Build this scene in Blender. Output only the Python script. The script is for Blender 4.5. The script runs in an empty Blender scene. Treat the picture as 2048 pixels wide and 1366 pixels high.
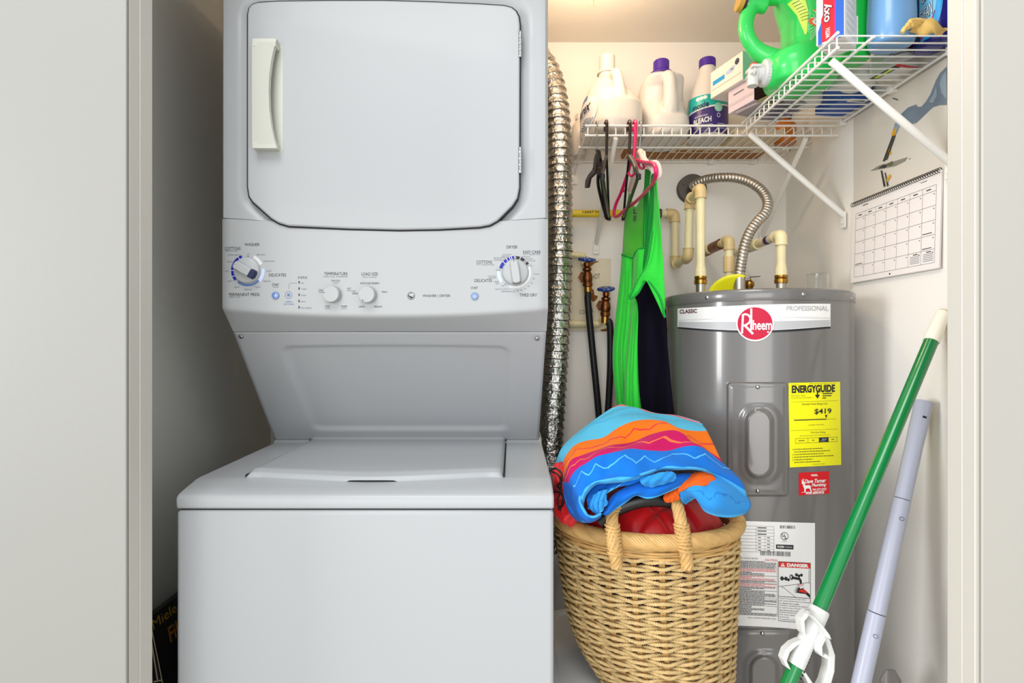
import bpy, math, random
from mathutils import Vector as V, Matrix
PI = math.pi
R = random.Random(7)
SC = bpy.context.scene
COL = SC.collection
F = 1107.0            # focal length in pixels of the 2048 px wide frame
ZC = 1.20             # eye height above the closet floor
def P(x, y, Y):       # point seen at (x, y) at distance Y in front of the eye
    return V(((x-1024)/F*Y, Y, ZC-(y-683)/F*Y))

# ------------------------------------------------------------------ camera, light
cam = bpy.data.objects.new('camera', bpy.data.cameras.new('camera'))
COL.objects.link(cam); SC.camera = cam
cam.data.sensor_width = 36; cam.data.lens = 36*F/2048; cam.data.clip_start = .02
cam.location = (0, 0, ZC); cam.rotation_euler = (PI/2, 0, 0)
w = bpy.data.worlds.new('world'); SC.world = w; w.use_nodes = True
bg = w.node_tree.nodes['Background']
bg.inputs[0].default_value = (.93, .97, 1, 1); bg.inputs[1].default_value = .85
def area(name, loc, target, size, power, color=(1, 1, 1), sy=None):
    l = bpy.data.lights.new(name, 'AREA'); l.energy = power; l.color = color
    l.shape = 'RECTANGLE'; l.size = size; l.size_y = sy or size
    o = bpy.data.objects.new(name, l); COL.objects.link(o); o.location = loc
    o.rotation_euler = (V(target)-V(loc)).to_track_quat('-Z', 'Y').to_euler(); return o
area('window_light', (-8.0, -1.9, 1.9), (.75, 1.35, 1.1), 2.6, 430, (.97, .985, 1), 2.8)
area('front_fill', (-1.2, -4.4, 1.15), (.5, 1.6, 1.1), 3.2, 112, (1, .975, .94))  # unseen fill behind the camera, added to brighten fronts and back wall
area('overhead_fill', (-.5, -.65, 3.45), (.2, 1.4, .85), 1.3, 37, (1, .985, .96))  # unseen overhead fill, added to brighten the washer lid
l = bpy.data.lights.new('closet_bulb', 'POINT'); l.energy = 3.6; l.color = (1, .70, .44); l.shadow_soft_size = .05
o = bpy.data.objects.new('closet_bulb', l); COL.objects.link(o); o.location = (.20, 1.44, ZC+.87)
vs = SC.view_settings
vs.view_transform = 'Standard'; vs.look = 'None'; vs.exposure = 0.26; vs.gamma = 1; vs.use_curve_mapping = False

# ------------------------------------------------------------------ materials
def lin(c):
    return tuple((x/255/12.92 if x/255 <= .04045 else ((x/255+.055)/1.055)**2.4) for x in c)+(1,)
MATS = {}
def mat(name, c, rough=.5, metal=0, bump=0, scale=60, coat=0, var=0, trans=0, ior=1.45, sss=0, detail=4, stretch=None, spec=.5, sheen=0):
    if name in MATS: return MATS[name]
    m = bpy.data.materials.new(name); m.use_nodes = True
    nt = m.node_tree; b = nt.nodes['Principled BSDF']
    b.inputs['Base Color'].default_value = lin(c); b.inputs['Roughness'].default_value = rough
    b.inputs['Metallic'].default_value = metal; b.inputs['Coat Weight'].default_value = coat
    b.inputs['Coat Roughness'].default_value = .08; b.inputs['IOR'].default_value = ior
    b.inputs['Transmission Weight'].default_value = trans; b.inputs['Specular IOR Level'].default_value = spec
    b.inputs['Sheen Weight'].default_value = sheen
    if bump or var:
        tc = nt.nodes.new('ShaderNodeTexCoord'); n = nt.nodes.new('ShaderNodeTexNoise')
        n.inputs['Scale'].default_value = scale; n.inputs['Detail'].default_value = detail
        src = tc.outputs['Object']
        if stretch:
            mp = nt.nodes.new('ShaderNodeMapping'); mp.inputs['Scale'].default_value = stretch
            nt.links.new(src, mp.inputs[0]); src = mp.outputs[0]
        nt.links.new(src, n.inputs['Vector'])
        if bump:
            bp = nt.nodes.new('ShaderNodeBump'); bp.inputs['Strength'].default_value = min(1, bump); bp.inputs['Distance'].default_value = .002*max(1, bump)
            nt.links.new(n.outputs[0], bp.inputs['Height']); nt.links.new(bp.outputs[0], b.inputs['Normal'])
        if var:
            mx = nt.nodes.new('ShaderNodeMix'); mx.data_type = 'RGBA'
            mx.inputs[6].default_value = lin([max(0, x*(1-var)) for x in c]); mx.inputs[7].default_value = lin([min(255, x*(1+var)) for x in c])
            nt.links.new(n.outputs[0], mx.inputs[0]); nt.links.new(mx.outputs[2], b.inputs['Base Color'])
    MATS[name] = m; return m
M = dict(
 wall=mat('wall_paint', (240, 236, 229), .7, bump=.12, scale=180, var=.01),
 walll=mat('wall_paint_shaded', (214, 212, 204), .75, bump=.12, scale=180),  # same closet paint, darkened to hold the left wall's shadow
 ceil=mat('ceiling_paint', (232, 226, 216), .85, bump=.15, scale=150),
 trim=mat('trim_paint', (194, 191, 182), .4, bump=.06, scale=40),
 door=mat('door_paint', (172, 169, 162), .42, bump=.1, scale=70),
 doorl=mat('door_paint_shaded', (146, 146, 141), .5, bump=.1, scale=70), floor=mat('floor_vinyl', (214, 206, 194), .5, var=.08, scale=8),  # doorl: the light door paint with the left panel's shade in its colour
 enamel=mat('white_enamel', (168, 171, 174), .33, bump=.015, scale=500, coat=.1, spec=.35),
 plast=mat('white_plastic', (168, 171, 173), .32, coat=.1, spec=.4),
 cream=mat('cream_plastic', (188, 190, 181), .3, coat=.1),
 gasket=mat('black_gasket', (18, 20, 26), .7),
 chrome=mat('zinc_metal', (170, 172, 174), .28, 1),
 navy=mat('navy_print', (24, 34, 70), .5),
 ink=mat('black_print', (28, 29, 36), .5),
 greyink=mat('grey_print', (108, 114, 126), .5),
 paleink=mat('pale_print', (205, 208, 212), .5),
 bluep=mat('blue_print', (12, 26, 150), .45),
 midblue=mat('mid_blue_print', (84, 118, 172), .45),
 paleblue=mat('pale_blue_print', (186, 199, 230), .45),
 button=mat('blue_button', (92, 122, 178), .2, coat=.5),
 foil=mat('aluminium_foil', (206, 203, 198), .24, 1, bump=3, scale=70, detail=2),
 wire=mat('white_coated_wire', (236, 234, 228), .35, coat=.2),
 heater=mat('grey_enamel', (104, 102, 101), .24, bump=.01, scale=300, coat=.5, spec=.6),
 white=mat('white_label', (226, 226, 225), .4),
 offw=mat('silver_label', (206, 207, 206), .35),
 red=mat('red_label', (205, 16, 28), .4), crim=mat('crimson_logo', (184, 4, 54), .45, spec=.3),
 yellow=mat('yellow_label', (233, 228, 12), .45),
 black=mat('black_plastic', (14, 13, 15), .35), blk=mat('black_rubber', (22, 22, 24), .45),
 brown=mat('dark_brown_plastic', (44, 27, 22), .3),
 pink=mat('magenta_plastic', (226, 22, 104), .3, coat=.3),
 cpvc=mat('cream_pipe', (233, 221, 176), .35, var=.05, scale=14), cpvc2=mat('tan_pipe_fitting', (216, 190, 138), .35, var=.06, scale=18),
 ypipe=mat('yellow_pipe', (236, 206, 44), .4),
 brass=mat('brass', (176, 132, 62), .3, 1, var=.12, scale=60), bronze=mat('aged_bronze', (120, 74, 44), .38, 1, var=.35, scale=70, bump=.3),
 rust=mat('rust', (128, 78, 34), .9, var=.3, scale=90),
 steel=mat('galvanised_steel', (190, 184, 176), .42, 1), dsteel=mat('dull_steel', (104, 100, 94), .5, .8),
 valve=mat('blue_enamel', (22, 62, 140), .25, coat=.5),
 hdpe=mat('milky_plastic', (216, 208, 200), .32, coat=.15), hdpe2=mat('white_jug_plastic', (214, 208, 203), .32, coat=.15),
 purple=mat('purple_cap', (74, 38, 150), .35), dpurple=mat('deep_purple_print', (58, 44, 108), .35),
 teal=mat('teal_print', (26, 172, 164), .35), mint=mat('mint_print', (150, 214, 190), .4),
 green=mat('green_jug', (52, 206, 96), .3, coat=.3), dgreen=mat('green_bottle', (22, 178, 66), .3, coat=.3),
 blueb=mat('light_blue_bottle', (104, 150, 196), .3, coat=.3), navyb=mat('navy_bottle', (24, 22, 122), .25, coat=.4), cyan=mat('cyan_print', (40, 160, 226), .35),
 orange=mat('orange_print', (236, 96, 30), .4), lime=mat('lime_print', (206, 232, 96), .4),
 tan=mat('tan_cardboard', (166, 112, 60), .8, var=.1, scale=30), palew=mat('pale_cardboard', (224, 206, 176), .8, var=.05, scale=30),
 lilac=mat('lilac_box', (226, 208, 218), .5), cbox=mat('cream_box', (240, 232, 222), .5),
 maroon=mat('dark_maroon_box', (60, 14, 24), .5), bluebox=mat('blue_box', (24, 84, 176), .45),
 glove=mat('tan_rubber', (222, 184, 104), .5), bag=mat('clear_grey_bag', (222, 222, 220), .35),
 paper=mat('calendar_paper', (238, 231, 228), .55), photo=mat('calendar_photo', (214, 206, 194), .35),
 bird=mat('grey_plumage', (112, 124, 138), .5, var=.12, scale=30), bird2=mat('pale_plumage', (142, 156, 168), .5, var=.06, scale=30),
 beak=mat('yellow_beak', (220, 160, 30), .5), dk=mat('dark_print', (56, 54, 50), .5), rip=mat('ripple_print', (138, 134, 122), .5), olive=mat('olive_print', (96, 100, 60), .5),
 wicker=mat('seagrass_rope', (190, 163, 113), .65, var=.16, scale=120, bump=.5, stretch=(1, 1, 1)), wick2=mat('rattan_cane', (190, 152, 94), .5, var=.14, scale=60, bump=.3), wick3=mat('rattan_stake', (190, 148, 88), .6, var=.1, scale=50),
 redc=mat('red_quilted_nylon', (200, 6, 18), .45, bump=.3, scale=90, sheen=.2), bluec=mat('navy_cotton', (44, 48, 110), .9, bump=.6, scale=120, var=.3), blackc=mat('black_satin', (14, 14, 18), .35),
 gpole=mat('green_painted_pole', (0, 116, 56), .25, coat=.5), ivory=mat('ivory_plastic', (238, 232, 214), .4), gtube=mat('grey_plastic_tube', (172, 176, 194), .35), wplast=mat('white_handle_plastic', (206, 208, 206), .35, coat=.1),
 boxblack=mat('black_carton', (16, 15, 17), .4), gold=mat('gold_print', (214, 170, 40), .4), dorange=mat('orange_gold_print', (206, 130, 34), .4),
 bin=mat('white_grey_bin', (214, 215, 216), .4), amber=mat('amber_plastic', (196, 108, 24), .25, coat=.3),
 glass=mat('clear_plastic', (250, 252, 252), .03, trans=1, ior=1.3), pcap=mat('gold_cap', (190, 150, 60), .3),
 gcloth=mat('neon_green_knit', (34, 206, 52), .75, bump=.5, scale=60, stretch=(.2, .2, 5), sheen=.2), gcl2=mat('lime_green_knit', (72, 196, 46), .75, bump=.3, scale=300, sheen=.2), gcl3=mat('deep_green_knit', (8, 152, 52), .75, bump=.3, scale=300), kcloth=mat('black_fleece', (11, 9, 22), .9, spec=.12, bump=.4, scale=200, var=.2),
 hng=mat('pale_pink_plastic', (238, 214, 206), .4),
)

# ------------------------------------------------------------------ mesh tools
def frames(path, closed=False):
    n = len(path); out = []; nrm = None
    for i in range(n):
        a = path[(i-1) % n] if (closed or i > 0) else path[i]
        b = path[(i+1) % n] if (closed or i < n-1) else path[i]
        t = (b-a).normalized()
        if nrm is None:
            up = V((0, 0, 1)) if abs(t.z) < .9 else V((1, 0, 0))
            nrm = (up-t*up.dot(t)).normalized()
        else:
            nrm = (nrm-t*nrm.dot(t)).normalized()
        out.append((path[i], t, nrm, t.cross(nrm)))
    return out
def cr(pts, n=8, closed=False):     # Catmull-Rom through points
    pts = [V(p) for p in pts]; out = []; m = len(pts)
    rng = range(m if closed else m-1)
    for i in rng:
        p1, p2 = pts[i], pts[(i+1) % m]
        p0 = pts[(i-1) % m] if (closed or i > 0) else p1*2-p2
        p3 = pts[(i+2) % m] if (closed or i < m-2) else p2*2-p1
        for k in range(n):
            t = k/n
            out.append(.5*((2*p1)+(p2-p0)*t+(2*p0-5*p1+4*p2-p3)*t*t+(3*p1-p0-3*p2+p3)*t**3))
    if not closed: out.append(pts[-1].copy())
    return out
class MB:
    def __init__(s): s.v = []; s.f = []; s.mi = []; s.uv = None
    def add(s, vs, fs, mi=0):
        o = len(s.v); s.v += [V(p) for p in vs]
        for f in fs: s.f.append([i+o for i in f]); s.mi.append(mi)
        return s
    def box(s, lo, hi, mi=0):
        a, b = lo, hi
        v = [(x, y, z) for x in (a[0], b[0]) for y in (a[1], b[1]) for z in (a[2], b[2])]
        return s.add(v, [(0, 1, 3, 2), (4, 6, 7, 5), (0, 4, 5, 1), (2, 3, 7, 6), (0, 2, 6, 4), (1, 5, 7, 3)], mi)
    def obox(s, c, ax, ay, az, mi=0):      # oriented box: half vectors
        c = V(c); ax = V(ax); ay = V(ay); az = V(az)
        v = [c+ax*i+ay*j+az*k for i in (-1, 1) for j in (-1, 1) for k in (-1, 1)]
        return s.add(v, [(0, 1, 3, 2), (4, 6, 7, 5), (0, 4, 5, 1), (2, 3, 7, 6), (0, 2, 6, 4), (1, 5, 7, 3)], mi)
    def tube(s, path, r, n=8, closed=False, mi=0, flat=1.0):
        path = [V(p) for p in path]; fr = frames(path, closed); m = len(path); vs = []; fs = []
        for i, (c, t, a, b) in enumerate(fr):
            rr = r[i] if isinstance(r, (list, tuple)) else r
            for k in range(n):
                g = 2*PI*k/n; vs.append(c+a*(rr*math.cos(g))+b*(rr*flat*math.sin(g)))
        for i in range(m if closed else m-1):
            j = (i+1) % m
            for k in range(n):
                q = (k+1) % n; fs.append((i*n+k, i*n+q, j*n+q, j*n+k))
        if not closed: fs.append(tuple(range(n-1, -1, -1))); fs.append(tuple((m-1)*n+k for k in range(n)))
        return s.add(vs, fs, mi)
    def strand(s, path, Rr, r, turns, phase, n=6, closed=False, mi=0, rad=None):
        path = [V(p) for p in path]; fr = frames(path, closed); m = len(path)
        return s.tube([c+(a*math.cos(2*PI*turns*i/m+phase)+b*math.sin(2*PI*turns*i/m+phase))*(Rr if rad is None else rad(i/m)) for i, (c, t, a, b) in enumerate(fr)], r, n, closed, mi)
    def lathe(s, prof, c, axis=(0, 0, 1), n=24, mi=0, cap=True):
        c = V(c); z = V(axis).normalized(); up = V((1, 0, 0)) if abs(z.x) < .9 else V((0, 1, 0))
        x = (up-z*up.dot(z)).normalized(); y = z.cross(x); vs = []; fs = []
        for r, h in prof:
            for k in range(n):
                g = 2*PI*k/n; vs.append(c+z*h+x*(r*math.cos(g))+y*(r*math.sin(g)))
        for i in range(len(prof)-1):
            for k in range(n):
                q = (k+1) % n; fs.append((i*n+k, i*n+q, (i+1)*n+q, (i+1)*n+k))
        if cap: fs.append(tuple(range(n-1, -1, -1))); fs.append(tuple((len(prof)-1)*n+k for k in range(n)))
        return s.add(vs, fs, mi)
    def loft(s, rings, cap=True, mi=0):
        n = len(rings[0]); vs = [p for r in rings for p in r]; fs = []
        for i in range(len(rings)-1):
            for k in range(n):
                q = (k+1) % n; fs.append((i*n+k, i*n+q, (i+1)*n+q, (i+1)*n+k))
        if cap: fs.append(tuple(range(n-1, -1, -1))); fs.append(tuple((len(rings)-1)*n+k for k in range(n)))
        return s.add(vs, fs, mi)
    def grid(s, fn, nu, nv, mi=0, uv=False):
        vs = [fn(i/nu, j/nv) for j in range(nv+1) for i in range(nu+1)]
        if uv: s.uv = (s.uv or [])+[(i/nu, j/nv) for j in range(nv+1) for i in range(nu+1)]
        fs = [(j*(nu+1)+i, j*(nu+1)+i+1, (j+1)*(nu+1)+i+1, (j+1)*(nu+1)+i) for j in range(nv) for i in range(nu)]
        return s.add(vs, fs, mi)
    def prism(s, pts, off, mi=0):
        n = len(pts); off = V(off); pts = [V(p) for p in pts]
        fs = [tuple(range(n)), tuple(range(2*n-1, n-1, -1))]+[(i, n+i, n+(i+1) % n, (i+1) % n) for i in range(n)]
        return s.add(pts+[p+off for p in pts], fs, mi)
    def poly(s, pts, mi=0): return s.add(pts, [tuple(range(len(pts)))], mi)
    def quad(s, x0, y0, x1, y1, mp, nx=1, ny=1, mi=0, sl=0):      # rectangle in a surface's own chart
        return s.grid(lambda u, v: mp(x0+(x1-x0)*u, y0+(y1-y0)*v+sl*(x1-x0)*u), nx, ny, mi)
    def line(s, x0, y0, x1, y1, w, mp, n=6, mi=0):
        L = math.hypot(x1-x0, y1-y0) or 1; nx, ny = -(y1-y0)/L*w/2, (x1-x0)/L*w/2
        return s.grid(lambda u, v: mp(x0+(x1-x0)*u+nx*(2*v-1), y0+(y1-y0)*u+ny*(2*v-1)), n, 1, mi)
    def disc(s, cx, cy, rx, ry, mp, n=28, mi=0, r0=0):
        return s.grid(lambda u, v: mp(cx+rx*(r0+(1-r0)*v)*math.cos(2*PI*u), cy+ry*(r0+(1-r0)*v)*math.sin(2*PI*u)), n, 3, mi)
    def arc(s, cx, cy, r0, r1, a0, a1, mp, n=16, mi=0):           # angles in degrees, clockwise from up
        return s.grid(lambda u, v: mp(cx+(r0+(r1-r0)*v)*math.sin(math.radians(a0+(a1-a0)*u)), cy-(r0+(r1-r0)*v)*math.cos(math.radians(a0+(a1-a0)*u))), n, 1, mi)
    def text(s, t, x0, y0, x1, y1, mp, sl=0, mi=0, bold=0, rot=0, sh=0):
        tv, tf = glyphs(t, bold)
        xs = [p[0] for p in tv]; ys = [p[1] for p in tv]; ax, bx, ay, by = min(xs), max(xs), min(ys), max(ys)
        cx, cy = (x0+x1)/2, (y0+y1)/2; c_, s_ = math.cos(math.radians(rot)), math.sin(math.radians(rot)); out = []
        for x, y in tv:
            q = (y-ay)/(by-ay or 1); dx = ((x-ax)/(bx-ax or 1)-.5)*(x1-x0)+sh*(q-.5)*(y1-y0); dy = (.5-q)*(y1-y0)
            out.append(mp(cx+dx*c_-dy*s_, cy+dx*s_+dy*c_+sl*dx))
        return s.add(out, tf, mi)
    def build(s, name, m, parent=None, ang=40, bevel=0, sub=0, solid=0, remesh=0, sm=0, seg=3, flat=False, kind=None):
        me = bpy.data.meshes.new(name)
        if parent is not None: off = ORG[parent.name]
        elif kind == 'structure': off = V((0, 0, 0))
        else:
            lo = [min(p[i] for p in s.v) for i in range(3)]; hi = [max(p[i] for p in s.v) for i in range(3)]
            off = V(((lo[0]+hi[0])/2, (lo[1]+hi[1])/2, lo[2]))
        me.from_pydata([p-off for p in s.v], [], s.f)
        ms = m if isinstance(m, (list, tuple)) else [m]
        for q in ms: me.materials.append(M[q] if isinstance(q, str) else q)
        if len(ms) > 1: me.polygons.foreach_set('material_index', s.mi)
        if s.uv:
            ul = me.uv_layers.new(name='uv')
            for lp in me.loops: ul.data[lp.index].uv = s.uv[lp.vertex_index]
        me.update()
        if not flat:
            me.shade_smooth(); me.set_sharp_from_angle(angle=math.radians(ang))
        o = bpy.data.objects.new(name, me); COL.objects.link(o)
        if parent is not None: o.parent = parent
        else: o.location = off
        ORG[o.name] = off
        if kind: o['kind'] = kind
        if remesh:
            x = o.modifiers.new('r', 'REMESH'); x.mode = 'VOXEL'; x.voxel_size = remesh; x.use_smooth_shade = True
        if sm:
            x = o.modifiers.new('s', 'SMOOTH'); x.iterations = sm; x.factor = .5
        if solid:
            x = o.modifiers.new('t', 'SOLIDIFY'); x.thickness = solid; x.offset = 0
        if bevel:
            x = o.modifiers.new('b', 'BEVEL'); x.width = bevel; x.segments = seg; x.limit_method = 'ANGLE'; x.angle_limit = math.radians(32)
        if sub:
            x = o.modifiers.new('u', 'SUBSURF'); x.levels = sub; x.render_levels = sub
        return o
ORG = {}; GC = {}
def glyphs(t, bold=0):
    if (t, bold) in GC: return GC[(t, bold)]
    cu = bpy.data.curves.new('t', 'FONT'); cu.body = t; cu.resolution_u = 3; cu.offset = bold
    ob = bpy.data.objects.new('t', cu); me = bpy.data.meshes.new_from_object(ob)
    r = ([(p.co.x, p.co.y) for p in me.vertices], [tuple(p.vertices) for p in me.polygons])
    bpy.data.objects.remove(ob); bpy.data.curves.remove(cu); bpy.data.meshes.remove(me)
    GC[(t, bold)] = r; return r
def tag(o, label, cat, group=None):
    o['label'] = label; o['category'] = cat
    if group: o['group'] = group
    return o
def thing(name, label, cat, loc, group=None):
    o = bpy.data.objects.new(name, None); COL.objects.link(o); o.empty_display_size = .05
    o.location = loc; ORG[o.name] = V(loc); return tag(o, label, cat, group)
def sstep(a, b, x):
    t = max(0, min(1, (x-a)/(b-a))); return t*t*(3-2*t)
def rrect(x, y, x0, y0, x1, y1, r):       # signed distance to a rounded rectangle (negative inside)
    cx, cy = (x0+x1)/2, (y0+y1)/2; dx = abs(x-cx)-(x1-x0)/2+r; dy = abs(y-cy)-(y1-y0)/2+r
    return math.hypot(max(dx, 0), max(dy, 0))+min(max(dx, dy), 0)-r
def segd(px, py, a, b):
    vx, vy = b[0]-a[0], b[1]-a[1]; t = max(0, min(1, ((px-a[0])*vx+(py-a[1])*vy)/(vx*vx+vy*vy+1e-12)))
    return math.hypot(px-a[0]-vx*t, py-a[1]-vy*t)

# ------------------------------------------------------------------ the setting
YB, XR, XL, YJ, ZT = 1.85, .916, -.806, .93, ZC+1.0
def slab(name, lo, hi, m, bevel=0):
    return MB().box(lo, hi).build(name, m, kind='structure', bevel=bevel)
slab('floor', (-1.8, -2.2, -.05), (2.0, YB+.1, 0), 'floor')
slab('ceiling', (XL-.1, .86, ZT), (XR+.1, YB+.1, ZT+.05), 'ceil')
slab('wall_back', (XL-.1, YB, 0), (XR+.1, YB+.08, ZT), 'wall')
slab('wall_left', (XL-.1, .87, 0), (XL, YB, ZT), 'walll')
slab('wall_right', (XR, .90, 0), (XR+.1, YB, ZT), 'wall')
XJL, XJR = -.604, .731
f = MB()
f.box((-1.8, .873, 0), (XJL-.012, YJ-.012, 2.6)); f.box((XJR+.012, .873, 0), (2.0, YJ-.012, 2.6)); f.box((XJL-.012, .873, 2.16), (XJR+.012, YJ-.012, 2.6))
f.build('wall_front', 'door', kind='structure')
def jamb(name, x, s):
    f = MB(); f.box((min(x, x-s*.02), .899, 0), (max(x, x-s*.02), YJ, 2.16)); f.box((min(x-s*.0012, x-s*.02), .8755, 0), (max(x-s*.0012, x-s*.02), .8992, 2.16))
    f.build(name, 'trim', kind='structure', bevel=.0012)
jamb('trim_1', XJL, 1); jamb('trim_2', XJR, -1)
f = MB(); f.box((XJR+.0065, .868, 0), (2.0, .8728, 2.5)); f.build('door_1', 'door', kind='structure', bevel=.002)
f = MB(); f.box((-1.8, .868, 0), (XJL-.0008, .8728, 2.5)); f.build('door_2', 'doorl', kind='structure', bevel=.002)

# ------------------------------------------------------------------ stacked washer dryer
DL, DR = -.607, .0755
WD = thing('washer_dryer', 'white stacked washer dryer filling the left half of the closet', 'washer dryer', ((DL+DR)/2, 1.4, 0))
Z = lambda r: ZC+r
f = MB(); f.box((DL, 1.0, .03), (DR, 1.64, Z(-.3055))); f.build('washer_cabinet', 'enamel', WD, bevel=.007)
f = MB(); f.box((DL+.006, 1.006, Z(-.3056)), (DR-.006, 1.63, Z(-.3030))); f.build('cabinet_seam', 'gasket', WD)
# worktop: profile extruded across
prof = [(1.0, -.3030), (.9985, -.285), (1.001, -.280), (1.006, -.2765), (1.03, -.2705), (1.062, -.2635), (1.075, -.2625), (1.40, -.2585), (1.408, -.256), (1.42, -.2445), (1.43, -.2435), (1.64, -.2435), (1.64, -.3030)]
f = MB(); f.prism([(DL-.0005, y, Z(z)) for y, z in prof], (DR-DL+.001, 0, 0)); f.build('worktop', 'enamel', WD, bevel=.004)
LX0, LX1 = -.512, -.0175
f = MB()
def lidf(u, v):
    x = LX0+(LX1-LX0)*u; c = (u-.5)*2
    yf = 1.068-.022*max(0, 1-c*c*1.3)
    y = yf+(1.416-yf)*v; d = min(v*.345, .03)
    z = -.2555+.0065*sstep(0, .02, v*.35)-.003*math.exp(-((u-.5)/.2)**2)*math.exp(-(v/.12)**2)+.010*sstep(.955, 1, v)
    e = min(u, 1-u)*(LX1-LX0); z -= .006*(1-sstep(0, .008, e))
    return V((x, y, Z(z)))
f.grid(lidf, 60, 50)
f.grid(lambda u, v: lidf(u, 0)+V((0, .002*v, -.014*v)), 60, 2)
lid = f.build('lid', 'enamel', WD, solid=.002)
for x in (LX0-.002, LX1+.002):
    f = MB(); f.box((x-.0016, 1.07, Z(-.262)), (x+.0016, 1.417, Z(-.2574))); f.obox((x, 1.416, Z(-.249)), (.0016, 0, 0), (0, .005, .007), (0, .003, -.003)); f.build('lid_gap', 'gasket', WD)
f = MB(); f.grid(lambda u, v: V((-.338+.146*u, 1.0445+.006*abs(2*u-1)**2, Z(-.2654+.0035*v*(1-abs(2*u-1)**3)))), 24, 1)
f.build('finger_notch', 'gasket', WD)
# slanted back panel with an embossed field
def backp(u, v):
    xl = DL+.0015; xr = DR-.002-.006*v; x = xl+(xr-xl)*u
    y = 1.204+.210*v; z = .0205-.272*v
    n = V((0, -.79, -.61))
    top = .105+.02*(2*u-1)**2
    d = rrect(u*.68, v*.343, .090+.02*v, top*.343+.0, .602, .307, .022)
    h = -.007*(1-sstep(-.010, .003, d))
    return V((x, y, Z(z)))+n*h
f = MB(); f.grid(backp, 90, 70)
f.grid(lambda u, v: backp(0, u)+V((0, .04*v, 0)), 10, 1); f.grid(lambda u, v: backp(1, u)+V((0, .04*v, 0)), 10, 1)
f.box((DL+.004, 1.5, Z(-.25)), (DR-.01, 1.62, Z(.05)))
f.build('slanted_panel', 'enamel', WD, solid=.0015)
for x in (482, 1074):
    f = MB(); c = P(x, 673 if x < 600 else 677, 1.209); ax = V((0, -.79, -.61)); f.lathe([(.0052, 0), (.005, .0018), (.0035, .003), (.001, .0033)], c, ax, 16); f.obox(c+ax*.0032, (.0035, 0, 0), ax*.0004, (0, .0004, -.0005)); f.build('screw', 'chrome', WD)
# dryer body
DOOR = [(520, 8), (560, 5.5), (660, 4), (770, 4), (870, 7), (960, 11), (1008, 14), (1024, 18), (1034, 26), (1040, 38), (1042, 55), (1041, 378), (1037, 399), (1027, 415), (997, 445), (981, 454), (960, 458), (880, 462.5), (800, 464), (700, 461.5), (580, 456), (560, 450), (545, 441), (508, 408), (500, 396), (497, 376), (497, 34), (500, 20), (508, 11.5)]
YD = 1.152
cxm = (DL+DR)/2; hw = (DR-DL)/2
def bowl(X): return .006*(1-((X-cxm)/hw)**2)
DW = [P(x, y, YD) for x, y in DOOR]; DW2 = [(p.x, p.z) for p in DW]
def inpoly(x, y):
    c = False; n = len(DW2)
    for i in range(n):
        a, b = DW2[i], DW2[i-1]
        if (a[1] > y) != (b[1] > y) and x < (b[0]-a[0])*(y-a[1])/(b[1]-a[1])+a[0]: c = not c
    return c
def zbot(X): return Z(.0635-.0155*(1-abs((X-cxm)/hw)**2.2))
def zseam(X): return Z(.2575-.014*(1-((X-cxm)/hw)**2))
ZDT = Z(.862)
def face(X, zz):
    d = min(segd(X, zz, DW2[i], DW2[i-1]) for i in range(len(DW2)))
    if inpoly(X, zz): d = 0
    e = min(X-DL, DR-X); rr = .010
    y = YD+.0075*(1-sstep(.002, .022, d))
    if e < rr: y += rr-math.sqrt(max(0, rr*rr-(rr-e)**2))
    return y
f = MB()
def us(u):  return u
f.grid(lambda u, v: (lambda X: (lambda zz: V((X, face(X, zz), zz)))(zseam(X)+.0006+(ZDT-zseam(X))*v))(DL+(DR-DL)*(.5-.5*math.cos(PI*u)*(.35)-(.325)*(1-2*u) if 0 else u)), 110, 100)
f.prism([(DL+.0003, y, z) for y, z in ((YD+.0115, ZDT), (YD+.0115, Z(.066)), (1.204, Z(.0225)), (1.62, Z(.0225)), (1.62, ZDT))], (DR-DL-.0006, 0, 0))
f.build('dryer_cabinet', 'enamel', WD)
ins = []
for i, p in enumerate(DW):
    a, b = DW[i-1], DW[(i+1) % len(DW)]; t = (b-a).normalized(); nn = V((t.z, 0, -t.x)); 
    ins.append(V((p.x, 0, p.z))-nn*(-.0026))
cen = V((cxm, 0, Z(.46)))
ins = [p if (p-cen).length < (V((d.x, 0, d.z))-cen).length else V((d.x, 0, d.z))*2-p for p, d in zip(ins, DW)]
f = MB(); f.prism([V((d.x+(d.x-p.x)*.1, YD-.0068, d.z+(d.z-p.z)*.1)) for p, d in zip(ins, DW)], (0, .0135, 0)); f.build('door_gasket', 'gasket', WD)
f = MB(); f.prism([V((p.x, YD-.0115, p.z)) for p in ins], (0, .016, 0)); door = f.build('dryer_door', 'enamel', WD, bevel=.004, seg=4)
# door handle
hy = YD-.0115
f = MB()
f.prism([V((P(x, y, hy).x, hy-.0005, P(x, y, hy).z)) for x, y in ((512, 90), (558, 87), (566, 92), (566, 300), (560, 306), (512, 304))], (0, .002, 0))
gr = [(513, 92), (520, 89.5), (562, 88), (557, 108), (553, 135), (550.5, 165), (549.5, 195), (550.5, 230), (553.5, 262), (558, 287), (563, 304), (522, 303), (513, 301)]
k = 1-.030/hy
def bar(x, y, d): p = P(x, y, hy); return V((p.x, hy-d, p.z))
ft = [bar(x, y, .021+.009*math.sin(PI*max(0, min(1, (y-88)/216)))) for x, y in gr]
bk = [bar(x, y, .010+.009*math.sin(PI*max(0, min(1, (y-88)/216)))) for x, y in gr]
n = len(gr); f.add(ft+bk, [tuple(range(n)), tuple(range(2*n-1, n-1, -1))]+[(i, n+i, n+(i+1) % n, (i+1) % n) for i in range(n)])
for y0, y1 in ((88, 104), (290, 304)):
    a, b = P(514, y0, hy), P(560, y1, hy); f.box((a.x, hy-.022, b.z), (b.x, hy, a.z))
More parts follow.
